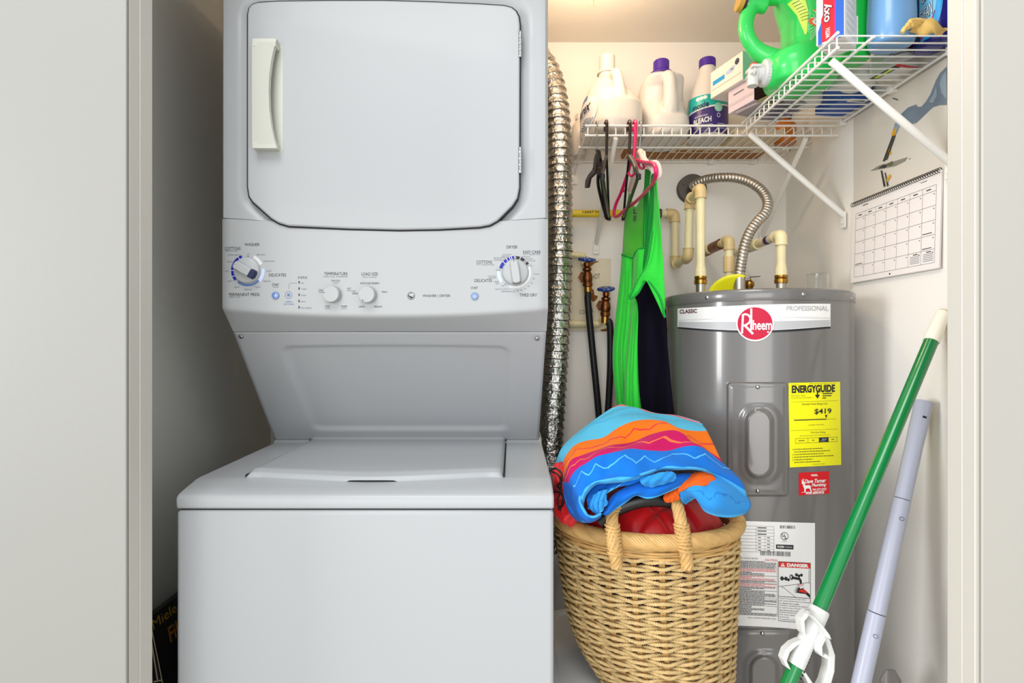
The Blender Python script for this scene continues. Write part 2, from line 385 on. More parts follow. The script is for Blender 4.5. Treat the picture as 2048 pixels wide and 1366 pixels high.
f.box((P(513, 0, hy).x, hy-.019, P(0, 300, hy).z), (P(519, 0, hy).x, hy, P(0, 93, hy).z))
f.build('door_handle', 'cream', door, bevel=.0022)
for y0, y1 in ((68, 120), (298, 350)):
    f = MB(); a = P(1040.5, y0, YD); b = P(1040.5, y1, YD)
    L = a.z-b.z
    for q in range(4): f.lathe([(.0030, 0), (.0036, .001), (.0036, L/4-.0012), (.0030, L/4-.0002)], (a.x, YD-.0105, b.z+L/4*q), n=14)
    f.build('hinge', 'chrome', door)
# control panel
f = MB()
def cp(u, v):
    X = DL+(DR-DL)*u; zt = zseam(X)-.0006; zb = zbot(X); e = min(X-DL, DR-X); rr = .008
    y = YD-bowl(X)
    if e < rr: y += rr-math.sqrt(max(0, rr*rr-(rr-e)**2))
    if v < .78:
        t = v/.78; zz = zt+(zb-zt)*t; r2 = .012; dz = zz-zb
        if dz < r2: y += .5*(r2-math.sqrt(max(0, r2*r2-(r2-dz)**2)))
        return V((X, y, zz))
    t = (v-.78)/.22; y0 = y+.006
    return V((X+(.0015-.003*u)*t, y0+(1.2045-y0)*t, zb+(Z(.0215)-zb)*t))
f.grid(cp, 60, 60)
CP = f.build('control_panel', 'plast', WD)
def panelmap(d):
    def mp(x, y):
        Y = 1.15
        for _ in range(3): Y = YD-bowl((x-1024)/F*Y)-d
        return P(x, y, Y)
    return mp
pm = panelmap(.0004)
ink = MB(); gi = MB(); nv = MB()
for t, a in (('WASHER', (489, 486, 519, 492)), ('COTTONS', (450, 494, 481, 500)), ('DELICATES', (538, 547, 572, 553)), ('PERMANENT PRESS', (458, 586, 519, 592)), ('TEMPERATURE', (648, 544.5, 695, 550.5)), ('LOAD SIZE', (723, 545, 755.5, 551)),
             ('WASHER | DRYER', (845, 589, 900.5, 595.5)), ('DRYER', (1013, 491, 1035, 497)), ('COTTONS', (953, 521, 984, 527)), ('DELICATES', (949, 558, 984, 564)), ('TIMED DRY', (1039, 587, 1074, 593)), ('EASY CARE', (1046.5, 501, 1081, 507))):
    ink.text(t, *a, pm)
for t, a in (('STATUS', (596, 553, 614, 557.5)), ('START', (544, 567, 558, 572)), ('START', (941.5, 573.5, 956, 578)), ('TAP COLD', (662.5, 559.5, 680, 563)), ('COLD', (637, 578.5, 647, 582)), ('HOT', (694.5, 575.5, 702, 578.5)), ('COOL', (650, 611, 660, 614.5)), ('WARM', (682, 611, 694, 614.5)),
             ('AUTO-LOAD SENSING', (720, 564.5, 758.5, 568.5)), ('EXT.', (705.5, 581, 712.5, 584)), ('LARGE', (704, 585, 715.5, 588.5)), ('SMALL', (763.5, 582, 775, 585.5)), ('LARGE', (717, 611.5, 729, 615)), ('MEDIUM', (748, 611.5, 763.5, 615))):
    ink.text(t, *a, pm)
for t, a in (('EXTRA HEAVY', (456.5, 508.5, 480, 511.5)), ('HEAVY', (454, 522, 465, 525)), ('MED.', (450, 541, 458, 544)), ('LIGHT', (454.5, 561, 465, 564)), ('HEAVY', (469, 573, 480, 576)), ('MEDIUM', (488, 577.5, 503, 580.5)), ('LIGHT', (511, 573, 521.5, 576)), ('MEDIUM', (526, 561, 541, 564)), ('LIGHT', (533, 540.5, 543.5, 543.5)), ('QUICK RINSE', (527, 521, 549, 524)), ('SPIN ONLY', (513, 508, 531, 511)), ('OFF', (493.5, 507.5, 499, 510)),
             ('REGULAR / FAST', (450.5, 500.5, 476, 503)), ('PAUSE', (546, 573, 556.5, 575.5)), ('COLD', (665.5, 564.5, 677, 567)), ('COLD', (637, 583, 647, 586)), ('COLD', (693.5, 579.5, 703, 582.5)), ('COLD', (650, 615.5, 660, 618.5)), ('COLD', (682.5, 615.5, 693, 618.5)), ('ON', (602, 565, 608, 567.5)), ('WASH', (602.5, 577, 613, 579.5)), ('RINSE', (602.5, 589.5, 612, 592)), ('SPIN', (602, 602, 610.5, 604.5)), ('LID LOCKED', (602, 614.5, 623, 617.5)), ('Perfect Temp  WASH/RINSE', (647.5, 552, 695, 555.5)), ('Super Capacity', (725, 552.5, 753.5, 556)),
             ('COOL DOWN', (1005.5, 508, 1023, 510)), ('LESS DRY', (1003, 511, 1019, 514)), ('OPTIMUM DRY', (987, 514.5, 1012, 517.5)), ('MORE DRY', (988, 518.5, 1006, 521.5)), ('AUTO / REGULAR HEAT', (953, 528, 989, 530.5)), ('OFF', (991, 538.5, 997, 541)), ('COOL DOWN', (975.5, 551, 992, 553)), ('LESS DRY', (977, 554, 993, 557)), ('MORE', (988, 562, 998, 565)), ('DRY', (991, 566, 998, 569)), ('OFF', (1003, 570.5, 1009, 573)), ('QUICK FLUFF 10', (990.5, 577, 1018.5, 580)), ('DEWRINKLE 20', (1003, 581.5, 1029.5, 584.5)), ('30', (1033, 580, 1037.5, 582.5)), ('40', (1040.5, 579, 1044.5, 581.5)), ('50', (1048, 576, 1052, 578.5)), ('60', (1055, 571, 1059, 573.5)), ('70', (1061, 565, 1065, 567.5)), ('80', (1065.5, 556, 1069.5, 558.5)), ('90 MIN.', (1067.5, 547, 1079, 549.5)), ('OFF', (1059, 530, 1064, 532.5)), ('OFF', (1027, 511.5, 1032, 514)), ('MORE DRY', (1042, 512.5, 1060, 515)), ('LESS DRY', (1050, 516.5, 1066, 519)), ('COOL DOWN', (1054.5, 520.5, 1071, 522.5)), ('AUTO / MEDIUM HEAT', (1046, 507.5, 1080, 510))):
    gi.text(t, *a, pm)
gi.text('DRIVE / FAST', 458.5, 593, 481, 595.5, pm)
nv.text('FABRIC', 570.5, 602, 584.5, 605, pm); nv.text('SOFTENER', 567, 607, 588, 610, pm)
gi.line(577.7, 579, 577.7, 569, .5, pm, 1); gi.line(577.7, 569, 580, 566.5, .5, pm, 1); gi.line(580, 566.5, 594, 566, .5, pm, 1)
nv.disc(577, 590, 7.2, 7.4, pm, r0=.88)
for q in range(3): nv.line(577-4*math.cos(q*PI/3), 590-4*math.sin(q*PI/3), 577+4*math.cos(q*PI/3), 590+4*math.sin(q*PI/3), .8, pm, 1)
nv.disc(577, 590, 2.6, 2.6, pm, r0=.6)
for x, y in ((496, 512.5), (1029.7, 517), (1056.5, 532.5), (999.6, 540.2), (1010.5, 568.5)): ink.disc(x, y, 1, 1, pm, 10)
ink.build('black_lettering', 'ink', CP); gi.build('small_lettering', 'greyink', CP); nv.build('softener_mark', 'midblue', CP)
f = MB()
f.arc(495, 541, 28, 33, -128, -22, pm, 24, 0); f.arc(495, 541, 27.5, 31.5, 132, 220, pm, 20, 1); f.arc(495, 541, 28, 34.5, 83, 132, pm, 12, 2); f.arc(495, 541, 26, 33, 24, 66, pm, 12, 3)
f.arc(1030, 545, 26.5, 33, -74, -4, pm, 16, 4); f.arc(1030, 545, 26.5, 33, 4, 58, pm, 14, 5); f.arc(1030, 545, 29, 36, -126, -86, pm, 12, 2); f.arc(1030, 545, 26.5, 32, 64, 205, pm, 24, 3)
for a in (-112, -90, -65, -35): f.line(495+26.5*math.sin(math.radians(a)), 541-26.5*math.cos(math.radians(a)), 495+34*math.sin(math.radians(a)), 541-34*math.cos(math.radians(a)), 1.0, panelmap(.0007), 1, 6)
for a in (-48, -32, -20, -13, 20, 40, 46): f.line(1030+26.5*math.sin(math.radians(a)), 545-26.5*math.cos(math.radians(a)), 1030+33*math.sin(math.radians(a)), 545-33*math.cos(math.radians(a)), 1.2, panelmap(.0007), 1, 6)
f.build('dial_arcs', ['bluep', 'midblue', 'paleblue', 'paleink', 'bluep', 'ink', 'white'], CP)
for y in (564.5, 577, 589.5, 602, 614.5):
    f = MB(); f.quad(597, y-2.4, 599.2, y+2.4, panelmap(.0006)); f.build('status_light', 'ink', WD)
# logo badge
f = MB(); f.disc(822, 591.5, 8.4, 8.4, panelmap(.0006), mi=1); f.disc(822, 591.5, 7.9, 7.9, panelmap(.0009), mi=0, r0=0)
lp = panelmap(.0012); f.disc(822, 591.5, 6.6, 6.6, lp, r0=.9, mi=1)
f.text('ge', 817.6, 587.2, 826.4, 596.4, lp, mi=1, bold=.02, sh=.2)
f.build('round_badge', ['ink', 'white'], WD)
def knobc(x, y, d=0):
    Y = 1.15
    for _ in range(3): Y = YD-bowl((x-1024)/F*Y)
    return P(x, y, Y)
NY = V((0, -1, 0))
for nm, x, y, rot, lab, acc in (('cycle_dial', 495, 541, -60, 'washer cycle dial with a navy ended grip', 'navy'), ('timer_dial', 1030.5, 545, -8, 'dryer timer dial with its grip near upright', 'dsteel')):
    c = knobc(x, y); f = MB(); f.lathe([(.0275, 0), (.0275, .003), (.0262, .006), (.0255, .0075), (.024, .0085), (.001, .009)], c, NY, 48); f.lathe([(.0278, -.0002), (.0282, .0008), (.0278, .0015)], c, NY, 48)
    k = f.build(nm, 'plast', WD); k['label'] = lab
    a = math.radians(rot); up = V((math.sin(a), 0, math.cos(a))); rt = V((math.cos(a), 0, -math.sin(a)))
    f = MB(); f.loft([[c+NY*h+up*(p[1]*s)+rt*(p[0]*s2) for p in ((-.0085, -.022), (-.004, -.0245), (.004, -.0245), (.0085, -.022), (.0095, 0), (.0085, .022), (.0, .0248), (-.0085, .022), (-.0095, 0))] for h, s, s2 in ((.007, 1, 1.1), (.017, .98, .95), (.0195, .93, .82))]); f.build('dial_grip', 'plast', k, bevel=.0012)
    f = MB(); f.loft([[c+NY*h+up*(p[1])+rt*(p[0]) for p in ((-.0092*e, -.0135), (.0092*e, -.0135), (.0088*e, -.0225*e2), (.004, -.0252*e2), (-.004, -.0252*e2), (-.0088*e, -.0225*e2))] for h, e, e2 in ((.0085, 1.1, 1.02), (.0172, 1.0, 1.0), (.0198, .9, .955))] if acc == 'navy' else [[c+NY*h+up*(p[1])+rt*(p[0]) for p in ((-.0090, -.0215), (.0090, -.0215), (.0088, -.0235), (.004, -.0255), (-.004, -.0255), (-.0088, -.0235))] for h in (.009, .0182)]); f.build('grip_end', acc, k, bevel=.0006)
    f = MB(); q = c+NY*.0098; f.obox(q+up*.0225+rt*(0 if acc != 'navy' else 0)+NY*(.0095), rt*.0005, NY*.0004, up*.0028); f.build('pointer_mark', 'ink', k)
for nm, x, y, rot, lab in (('temperature_knob', 666, 589, -78, 'temperature knob left of the load knob'), ('load_knob', 736.5, 590, -150, 'load size knob right of the temperature knob')):
    c = knobc(x, y); f = MB(); f.lathe([(.0180, 0), (.0178, .006), (.0168, .015), (.0160, .0162), (.001, .0165)], c, NY, 40); k = f.build(nm, 'plast', WD); k['label'] = lab
    a = math.radians(rot); up = V((math.sin(a), 0, math.cos(a))); rt = V((math.cos(a), 0, -math.sin(a)))
    f = MB(); f.obox(c+up*.0140+NY*.0165, rt*.0005, NY*.0004, up*.002); f.build('pointer_mark', 'ink', k)
for x, y, lab in ((551.5, 591, 'blue washer start button'), (949.5, 592.5, 'blue dryer start button')):
    c = knobc(x, y); f = MB(); f.lathe([(.0078, 0), (.0078, .0018), (.0068, .003), (.001, .0033)], c, NY, 24); k = f.build('start_button', 'button', WD); k['label'] = lab
    f = MB(); lq = panelmap(.0037); f.add([lq(x-2, y-2.6), lq(x+2.6, y), lq(x-2, y+2.6)], [(0, 1, 2)]); f.build('arrow_mark', 'paleblue', k)

# ------------------------------------------------------------------ flexible foil duct
f = MB()
axis = cr([P(1000, 84, 1.72), P(1055, 96, 1.72), P(1093, 142, 1.72), P(1110, 205, 1.71), P(1117, 290, 1.70), P(1119, 400, 1.70), P(1118, 540, 1.70), P(1114, 660, 1.70), P(1107, 780, 1.70), P(1102, 860, 1.71), P(1099, 930, 1.72), P(1098, 1000, 1.73), P(1098, 1100, 1.73)], 60)
rs = []; s = 0; Rn = random.Random(3)
for i, p in enumerate(axis):
    if i: s += (axis[i]-axis[i-1]).length
    t = (s/.0235) % 1; rs.append(.0362+.0010*math.sin(PI*t)+.0062*t**2.2)
fr = frames(axis); n = 44; vs_ = []; fs_ = []
for i, (c, t, a, b) in enumerate(fr):
    for k in range(n):
        g = 2*PI*k/n; rr = rs[i]+Rn.uniform(-.0007, .0007); vs_.append(c+a*(rr*math.cos(g))+b*(rr*math.sin(g)))
for i in range(len(fr)-1):
    for k in range(n): q = (k+1) % n; fs_.append((i*n+k, i*n+q, (i+1)*n+q, (i+1)*n+k))
f.add(vs_, fs_)
tag(f.build('vent_duct', 'foil', ang=38), 'crinkled silver foil dryer vent duct beside the dryer', 'duct')

# ------------------------------------------------------------------ wire shelves
ZS = Z(.600)
SB = thing('wire_shelf', 'white wire shelf on the back wall with hangers on its lip', 'shelf', (.55, YB, Z(.32)), 'white wire shelves')
f = MB(); x = .212; r = .0018
while x < XR-.012:
    f.tube([(x, YB-.012, ZS), (x, 1.553, ZS), (x, 1.549, ZS-.004), (x, 1.549, ZS-.024)], r, 6); x += .0262
f.build('deck_wires', 'wire', SB)
f = MB()
for y, z in ((1.548, ZS+.0035), (1.548, ZS-.024), (1.70, ZS-.004), (YB-.014, ZS-.004)): f.tube([(.204, y, z), (XR-.004, y, z)], .0031, 8)
f.build('long_rods', 'wire', SB)
for x in (.215, .46, .66, .80):
    f = MB(); f.box((x-.008, YB-.02, ZS-.012), (x+.008, YB-.0004, ZS+.006)); f.lathe([(.004, 0), (.004, .003)], (x, YB-.02, ZS-.004), (0, -1, 0), 10); f.build('wall_clip', 'wire', SB, bevel=.002)
def brace(par, a, b, wn):
    f = MB(); a = V(a); b = V(b); f.tube([a, a+(b-a)*.02, b], .0085, 12, flat=.8); f.obox(b+V((0, 0, -.012))+wn*.002, wn*.002, V((wn.y, wn.x, 0))*.010, (0, 0, .022)); f.lathe([(.004, 0), (.004, .003)], b+V((0, 0, -.02))+wn*.004, wn, 10)
    f.build('support_brace', 'wire', par, bevel=.001)
brace(SB, (.292, 1.556, ZS-.028), (.280, YB-.006, Z(.325)), V((0, -1, 0)))
brace(SB, (.826, 1.556, ZS-.028), (.833, YB-.006, Z(.352)), V((0, -1, 0)))
f = MB(); f.tube([(.206, 1.548, ZS-.02), (.206, YB-.02, ZS-.05)], .0022, 6); f.obox((.206, YB-.004, ZS-.06), (.012, 0, 0), (0, .0035, 0), (0, 0, .016)); f.build('end_bracket', 'wire', SB, bevel=.001)
SR = thing('wire_shelf', 'white wire shelf on the right wall crowded with detergent', 'shelf', (XR, 1.45, Z(.33)), 'white wire shelves')
f = MB(); y = 1.094; x0 = .642; zr = ZS+.004
while y < 1.54:
    f.tube([(XR-.008, y, zr), (x0+.004, y, zr), (x0, y, zr-.004), (x0, y, zr-.026)], r, 6); y += .0263
f.build('deck_wires', 'wire', SR)
f = MB()
for x, z, y1 in ((x0-.001, zr+.0035, 1.540), (x0-.001, zr-.026, 1.540), (.712, zr-.004, 1.540), (XR-.012, zr-.004, 1.540)): f.tube([(x, 1.088, z), (x, y1, z)], .0031, 8)
f.build('long_rods', 'wire', SR)
for y in (1.14, 1.32, 1.52):
    f = MB(); f.box((XR-.018, y-.008, zr-.012), (XR-.0004, y+.008, zr+.006)); f.build('wall_clip', 'wire', SR, bevel=.002)
brace(SR, (.650, 1.128, zr-.032), (XR-.006, 1.150, Z(.372)), V((-1, 0, 0)))
brace(SR, (.652, 1.522, zr-.032), (XR-.006, 1.517, Z(.345)), V((-1, 0, 0)))

# ------------------------------------------------------------------ jugs and bottles
def jugsurf(prof, c, rot, ex=2.6):
    cs, sn = math.cos(rot), math.sin(rot)
    def S(a, z, off=0):
        for i in range(len(prof)-1):
            if z <= prof[i+1][0] or i == len(prof)-2: break
        A, B = prof[i], prof[i+1]; t = max(0, min(1, (z-A[0])/(B[0]-A[0])))
        rx, ry, dx = [A[k]+(B[k]-A[k])*t for k in (1, 2, 3)]
        ca, sa = math.cos(a), math.sin(a)
        q = (abs(ca)**ex+abs(sa)**ex)**(-1/ex)
        x = dx+(rx+off)*ca*q; y = (ry+off)*sa*q
        return V((c[0]+x*cs-y*sn, c[1]+x*sn+y*cs, c[2]+z))
    return S
def loc(c, rot):
    cs, sn = math.cos(rot), math.sin(rot)
    return lambda x, y, z: V((c[0]+x*cs-y*sn, c[1]+x*sn+y*cs, c[2]+z))
def ringed(S, zs, n=40): return [[S(2*PI*k/n, z) for k in range(n)] for z in zs]
def cap(L, x, y, z, r, h, m, par, ribs=24, tilt=(0, 0, 1), name='cap', skirt=0):
    f = MB(); pr = ([(skirt, 0), (skirt*.98, .006), (r*1.08, skirt*.35), ] if skirt else [])
    b = pr[-1][1] if pr else 0
    f.lathe(pr+[(r, b), (r, b+h-.002), (r-.002, b+h), (.001, b+h)], L(x, y, z), tilt, 36)
    if ribs:
        zv = V(tilt).normalized(); u = V((1, 0, 0)) if abs(zv.x) < .9 else V((0, 1, 0)); u = (u-zv*u.dot(zv)).normalized(); w_ = zv.cross(u); c = L(x, y, z)
        for k in range(ribs):
            g = 2*PI*k/ribs; d = u*math.cos(g)+w_*math.sin(g); f.tube([c+d*r+zv*(b+.002), c+d*r+zv*(b+h-.003)], .0009, 5)
    return f.build(name, m, par)
# cream jug with a wave label
c = (.297, 1.668, ZS+.003); rot = math.radians(-80)
J = thing('detergent_jug', 'cream white detergent jug with wave label, leftmost big jug on back shelf', 'jug', c, 'laundry jugs on the back shelf')
pr = [(0, .088, .066, 0), (.006, .098, .076, 0), (.03, .104, .085, 0), (.09, .102, .083, 0), (.13, .082, .072, -.014), (.16, .058, .060, -.028), (.185, .042, .044, -.030), (.202, .028, .028, -.030), (.215, .025, .025, -.030), (.225, .025, .025, -.03)]
S = jugsurf(pr, c, rot); L = loc(c, rot)
f = MB(); f.loft(ringed(S, [0, .003, .006, .015, .03, .05, .07, .09, .1, .115, .13, .145, .16, .175, .185, .195, .202, .215, .225]))
f.tube(cr([L(-.02, 0, .172), L(.015, 0, .186), (L(.045, 0, .184)), L(.060, 0, .165), L(.070, 0, .125), L(.078, 0, .085), L(.062, 0, .04)], 8), [.015+.012*max(0, (i-24)/24) for i in range(49)], 14)
f.build('body', 'hdpe', J, remesh=.0032, sm=6)
cap(L, -.030, 0, .215, .024, .045, 'hdpe', J, 0, skirt=.031)
f = MB(); a0 = -PI/2
def lm(x, y, o=.0016): return S(a0+(x-.5)*1.5, .008+.125*(1-y), o)
f.grid(lambda u, v: lm(.5+.5*v*math.cos(2*PI*u), .5+.5*v*math.sin(2*PI*u)), 48, 10, 0)
lm2 = lambda x, y: lm(x, y, .0022)
f.grid(lambda u, v: (lambda r: lm2(.5+.49*r*math.cos(u*1.5+3.6), .5+.49*r*math.sin(u*1.5+3.6)))(.75+.25*v), 20, 4, 1)
f.text('Purex', .16, .26, .82, .50, lm2, mi=2, bold=.02, sh=.25)
for q in range(5):
    f.grid(lambda u, v: (lambda r: lm2(.60+r*math.cos(u*2+.4)*1.0, .62+r*.8*math.sin(u*2+.4)))(.05+.065*q+.022*v), 14, 1, 2 if q % 2 else 3)
f.line(.15, .56, .8, .52, .012, lm2, 8, 3)
f.build('front_label', ['white', 'midblue', 'navy', 'midblue'], J)
# purple capped jug
c = (.459, 1.690, ZS+.003); rot = math.radians(-86)
J = thing('detergent_jug', 'plain white detergent jug with purple cap on the back shelf', 'jug', c, 'laundry jugs on the back shelf')
pr = [(0, .074, .056, 0), (.006, .084, .066, 0), (.03, .088, .070, 0), (.12, .086, .070, 0), (.165, .078, .067, -.002), (.19, .066, .060, -.006), (.205, .046, .048, -.01), (.212, .03, .032, -.012), (.225, .026, .026, -.012)]
S = jugsurf(pr, c, rot, 2.9); L = loc(c, rot)
f = MB()
pr2 = [(0, .074, .056, 0), (.006, .084, .066, 0), (.03, .088, .070, 0), (.055, .086, .070, 0), (.085, .074, .070, -.012), (.125, .058, .068, -.026), (.16, .060, .066, -.022), (.188, .070, .060, -.006), (.205, .046, .048, -.01), (.212, .03, .032, -.012), (.225, .026, .026, -.012)]
S2 = jugsurf(pr2, c, rot, 2.9)
f.loft(ringed(S2, [0, .003, .006, .015, .03, .045, .055, .065, .075, .085, .095, .11, .125, .14, .15, .16, .17, .18, .188, .198, .205, .212, .225]))
f.tube(cr([L(.02, 0, .188), L(.052, 0, .180), L(.064, 0, .150), L(.066, 0, .095), L(.048, 0, .04)], 8), [.019]*20+[.019+.001*k for k in range(13)], 16, flat=1.0)
f.build('body', 'hdpe2', J, remesh=.0032, sm=6)
cap(L, -.010, 0, .214, .023, .032, 'purple', J, 32, skirt=.034)
# bleach bottle
c = (.590, 1.672, ZS+.003); rot = math.radians(-100)
J = thing('bleach_bottle', 'white bleach bottle with teal and purple label on the back shelf', 'bottle', c, 'laundry jugs on the back shelf')
pr = [(0, .050, .050, 0), (.005, .056, .056, 0), (.02, .058, .058, 0), (.11, .058, .058, 0), (.125, .056, .056, 0), (.17, .038, .037, 0), (.205, .025, .025, 0), (.226, .022, .022, 0)]
S = jugsurf(pr, c, rot, 2.1); L = loc(c, rot)
f = MB(); f.loft(ringed(S, [0, .003, .006, .02, .06, .11, .118, .125, .14, .155, .17, .185, .205, .215, .226])); f.tube(cr([L(.01, .03, .195), L(.01, .055, .18), L(.01, .062, .15), L(.01, .056, .115)], 8), .011, 12)
f.build('body', 'hdpe2', J, remesh=.0028, sm=4)
cap(L, 0, 0, .224, .0235, .025, 'purple', J, 30)
f = MB()
def lm(x, y, o=.0014): return S(-1.25+2.9*x, .008+.112*(1-y), o)
def band(x): return .34+.22*(.45-x)*1.0
f.grid(lambda u, v: lm(u, band(u)+(1-band(u))*v), 24, 8, 0)
f.grid(lambda u, v: lm(u, band(u)-.04+.04*v, .0018), 24, 2, 2)
f.grid(lambda u, v: lm(u, (band(u)-.04)*v), 24, 6, 1)
lm2 = lambda x, y: lm(x, y, .002)
f.text('moxie', .12, .20, .40, .36, lm2, -.2, 3, .03); f.text('BLEACH', .14, .60, .44, .74, lm2, -.12, 2, .03); f.text('disinfectant', .16, .52, .38, .57, lm2, -.12, 2); f.text('CONCENTRATED', .16, .80, .46, .85, lm2, -.1, 2)
for q in range(3): f.disc(.22+.06*q, .1-.012*q, .035, .05, lm2, 16, 2)
f.disc(.56, .56, .03, .06, lm2, 18, 2, .75); f.disc(.56, .35, .07, .12, lm2, 20, 4)
for q in range(4): f.line(.54, .78+.04*q, .68, .77+.04*q, .014, lm2, 3, 5)
f.build('wrap_label', ['dpurple', 'teal', 'white', 'navy', 'mint', 'paleblue'], J)
# partly hidden cream bottle behind the duct
c = (.205+.015, 1.785, ZS+.003); c = (.219, 1.805, ZS+.003); L = loc(c, 0)
J = thing('lotion_bottle', 'small cream bottle half hidden behind the foil duct', 'bottle', c)
f = MB(); f.lathe([(.022, 0), (.025, .004), (.026, .08), (.022, .10), (.012, .112), (.011, .12)], c, n=28); f.build('body', 'hdpe', J); cap(L, 0, 0, .118, .0125, .02, 'hdpe', J, 20)
# boards lying at the back of the shelf
f = MB(); f.box((.36, 1.775, ZS+.003), (.81, YB-.02, ZS+.018)); tag(f.build('wooden_board', 'tan', bevel=.002), 'brown wooden board lying along the rear of the back shelf', 'board')
B_ = thing('flat_carton', 'pale flat carton lying on the back shelf behind the bleach', 'box', (.66, 1.74, ZS+.003))
f = MB(); f.box((.50, 1.733, ZS+.003), (.80, 1.772, ZS+.022)); f.box((.655, 1.62, ZS+.003), (.795, 1.733, ZS+.02)); f.build('carton', 'palew', B_, bevel=.002)
f = MB()
for q in range(5): x = .52+.05*q; f.box((x, 1.742+.004*(q % 3), ZS+.0024), (x+.035+.008*(q % 2), 1.760, ZS+.0032))
f.build('brown_patches', 'tan', B_)
# amber bottle lying near the corner
c = (.836, 1.695, ZS+.003); L = loc(c, 0)
J = thing('amber_bottle', 'amber bottle with a blue cap in the back shelf corner', 'bottle', c)
f = MB(); f.lathe([(.028, 0), (.031, .004), (.031, .055), (.026, .066), (.014, .072), (.013, .08)], c, n=28); f.build('body', 'amber', J); cap(L, 0, 0, .078, .019, .03, 'bluebox', J, 24)
f = MB(); f.lathe([(.030, 0), (.033, .005), (.033, .018), (.031, .018), (.030, .007), (.001, .006)], (.856, 1.772, ZS+.003), n=32); tag(f.build('glass_dish', 'glass'), 'small clear dish at the corner end of the back shelf', 'dish')
# boxes stacked at the corner
def carton(name, label, c, rot, hx, hy, h, m, cat='box', tilt=0, bev=.0015):
    t = thing(name, label, cat, c); L = loc(c, rot); f = MB()
    X = L(1, 0, 0)-L(0, 0, 0); Yv = L(0, 1, 0)-L(0, 0, 0); f.obox(V(c)+V((0, 0, h/2)), X*hx, Yv*hy, V((0, 0, h/2))); f.build('carton', m, t, bevel=bev)
    def fm(side, o=.0004):        # chart 0..1 on a side: 'l' local -x, 'f' local -y
        if side == 'l': return lambda x, y: L(-hx-o, hy-2*hy*x, h*(1-y))
        if side == 'r': return lambda x, y: L(hx+o, -hy+2*hy*x, h*(1-y))
        if side == 'b': return lambda x, y: L(-hx+2*hx*x, -hy+2*hy*y, -o)
        return lambda x, y: L(-hx+2*hx*x, -hy-o, h*(1-y))
    return t, fm
zz = ZS+.0095
ra = math.radians(19)
t, fm = carton('snack_pouch', 'flat grey and purple pouch with green leaf print under the stacked tissue boxes', (.690, 1.458, zz), math.radians(24), .070, .062, .010, mat('grey_lilac_pouch', (150, 142, 148), .4), 'pouch')
f = MB(); m = fm('l'); f.disc(.75, .5, .2, .40, m, 20, 0); m = fm('b')
f.disc(.16, .22, .12, .2, m, 20, 0)
for q in range(9): f.line(.34+.07*q, .1+.05*(q % 3), .40+.06*q, .85-.06*(q % 4), .04, m, 2, 1 if q % 3 else 2)
f.build('print', ['olive', 'dpurple', 'dk'], t)
t, fm = carton('tissue_box', 'lilac pink tissue box with dark red end, lower of the two stacked boxes', (.6716, 1.488, zz+.0105), ra, .070, .048, .062, 'lilac')
f = MB(); m = fm('l'); f.line(.04, .72, .96, .72, .012, m, 4, 0); f.line(.04, .64, .96, .64, .008, m, 4, 0); f.quad(.22, .28, .62, .34, m); f.build('print', ['greyink'], t)
f = MB(); f.quad(0, 0, 1, 1, fm('f')); f.build('end_panel', 'maroon', t)
f = MB(); B = V((.621, 1.42, zz+.0725)); f.tube(cr([B+V((-.006, .012, 0)), B+V((-.004, .006, .010)), B+V((.008, .004, .013)), B+V((.016, .006, .004))], 6), .003, 8); f.build('pull_tab', 'red', t)
t, fm = carton('tissue_box', 'cream tissue box with blue panel on top of the corner stack', (.627, 1.516, zz+.073), ra, .050, .063, .074, 'cbox')
f = MB(); m = fm('l'); f.quad(.08, .40, .46, .56, m, mi=0); f.disc(.84, .24, .065, .11, m, 20, 1, .55); f.disc(.84, .24, .035, .05, m, 12, 1); f.line(.04, .72, .96, .72, .012, m, 2, 2); f.disc(.62, .42, .13, .08, m, 20, 3); f.disc(.70, .36, .08, .07, m, 16, 3)
f.build('print', ['cyan', 'navy', 'greyink', 'paleblue'], t)
f = MB(); f.quad(0, 0, 1, 1, fm('f')); f.build('end_panel', 'mint', t)

# ------------------------------------------------------------------ right shelf goods
zq = ZS+.0085
# green dispenser jug
c = (.692, 1.33, zq); J = thing('dispenser_jug', 'big green detergent dispenser jug with white tap hanging over the shelf edge', 'jug', c)
L = loc(c, 0)
pr = [(0, .062, .058, 0), (.006, .074, .068, 0), (.03, .082, .075, 0), (.05, .083, .075, 0), (.07, .076, .071, 0), (.085, .060, .064, .014), (.10, .056, .063, .020), (.15, .056, .066, .022), (.20, .064, .066, .014), (.235, .064, .056, .006), (.255, .03, .03, .006)]
S = jugsurf(pr, c, 0, 2.7)
f = MB(); f.loft(ringed(S, [0, .003, .006, .015, .03, .04, .05, .06, .07, .078, .085, .092, .10, .12, .15, .18, .2, .21, .225, .235, .245, .255]))
f.tube(cr([L(.0, 0, .214), L(-.06, 0, .218), L(-.105, 0, .207), L(-.128, 0, .168), L(-.127, 0, .126), L(-.103, 0, .090), L(-.070, 0, .070), L(-.03, 0, .055)], 8), [.0178+.013*max(0, i/56-.66)/.34 for i in range(57)], 16)
f.tube([L(-.08, -.0, .198), L(-.135, 0, .206)], .0195, 16)
f.tube([L(-.03, 0, .040), L(-.072, 0, .037), L(-.082, 0, .036)], [.043, .040, .034], 24)
f.build('body', 'green', J, remesh=.0034, sm=7)
cap(L, -.134, 0, .206, .0225, .016, 'pcap', J, 0, (-.96, 0, .2), 'vent_cap')
f = MB(); f.lathe([(.0235, 0), (.0235, .006), (.014, .0062), (.001, .0062)], L(-.131, 0, .2055), (-.96, 0, .2), 28); f.build('vent_collar', 'maroon', J)
f = MB(); ax = V((-1, 0, -.04)); b = L(-.078, 0, .0365); f.lathe([(.031, 0), (.031, .012), (.028, .015), (.019, .016), (.018, .026)], b, ax, 32)
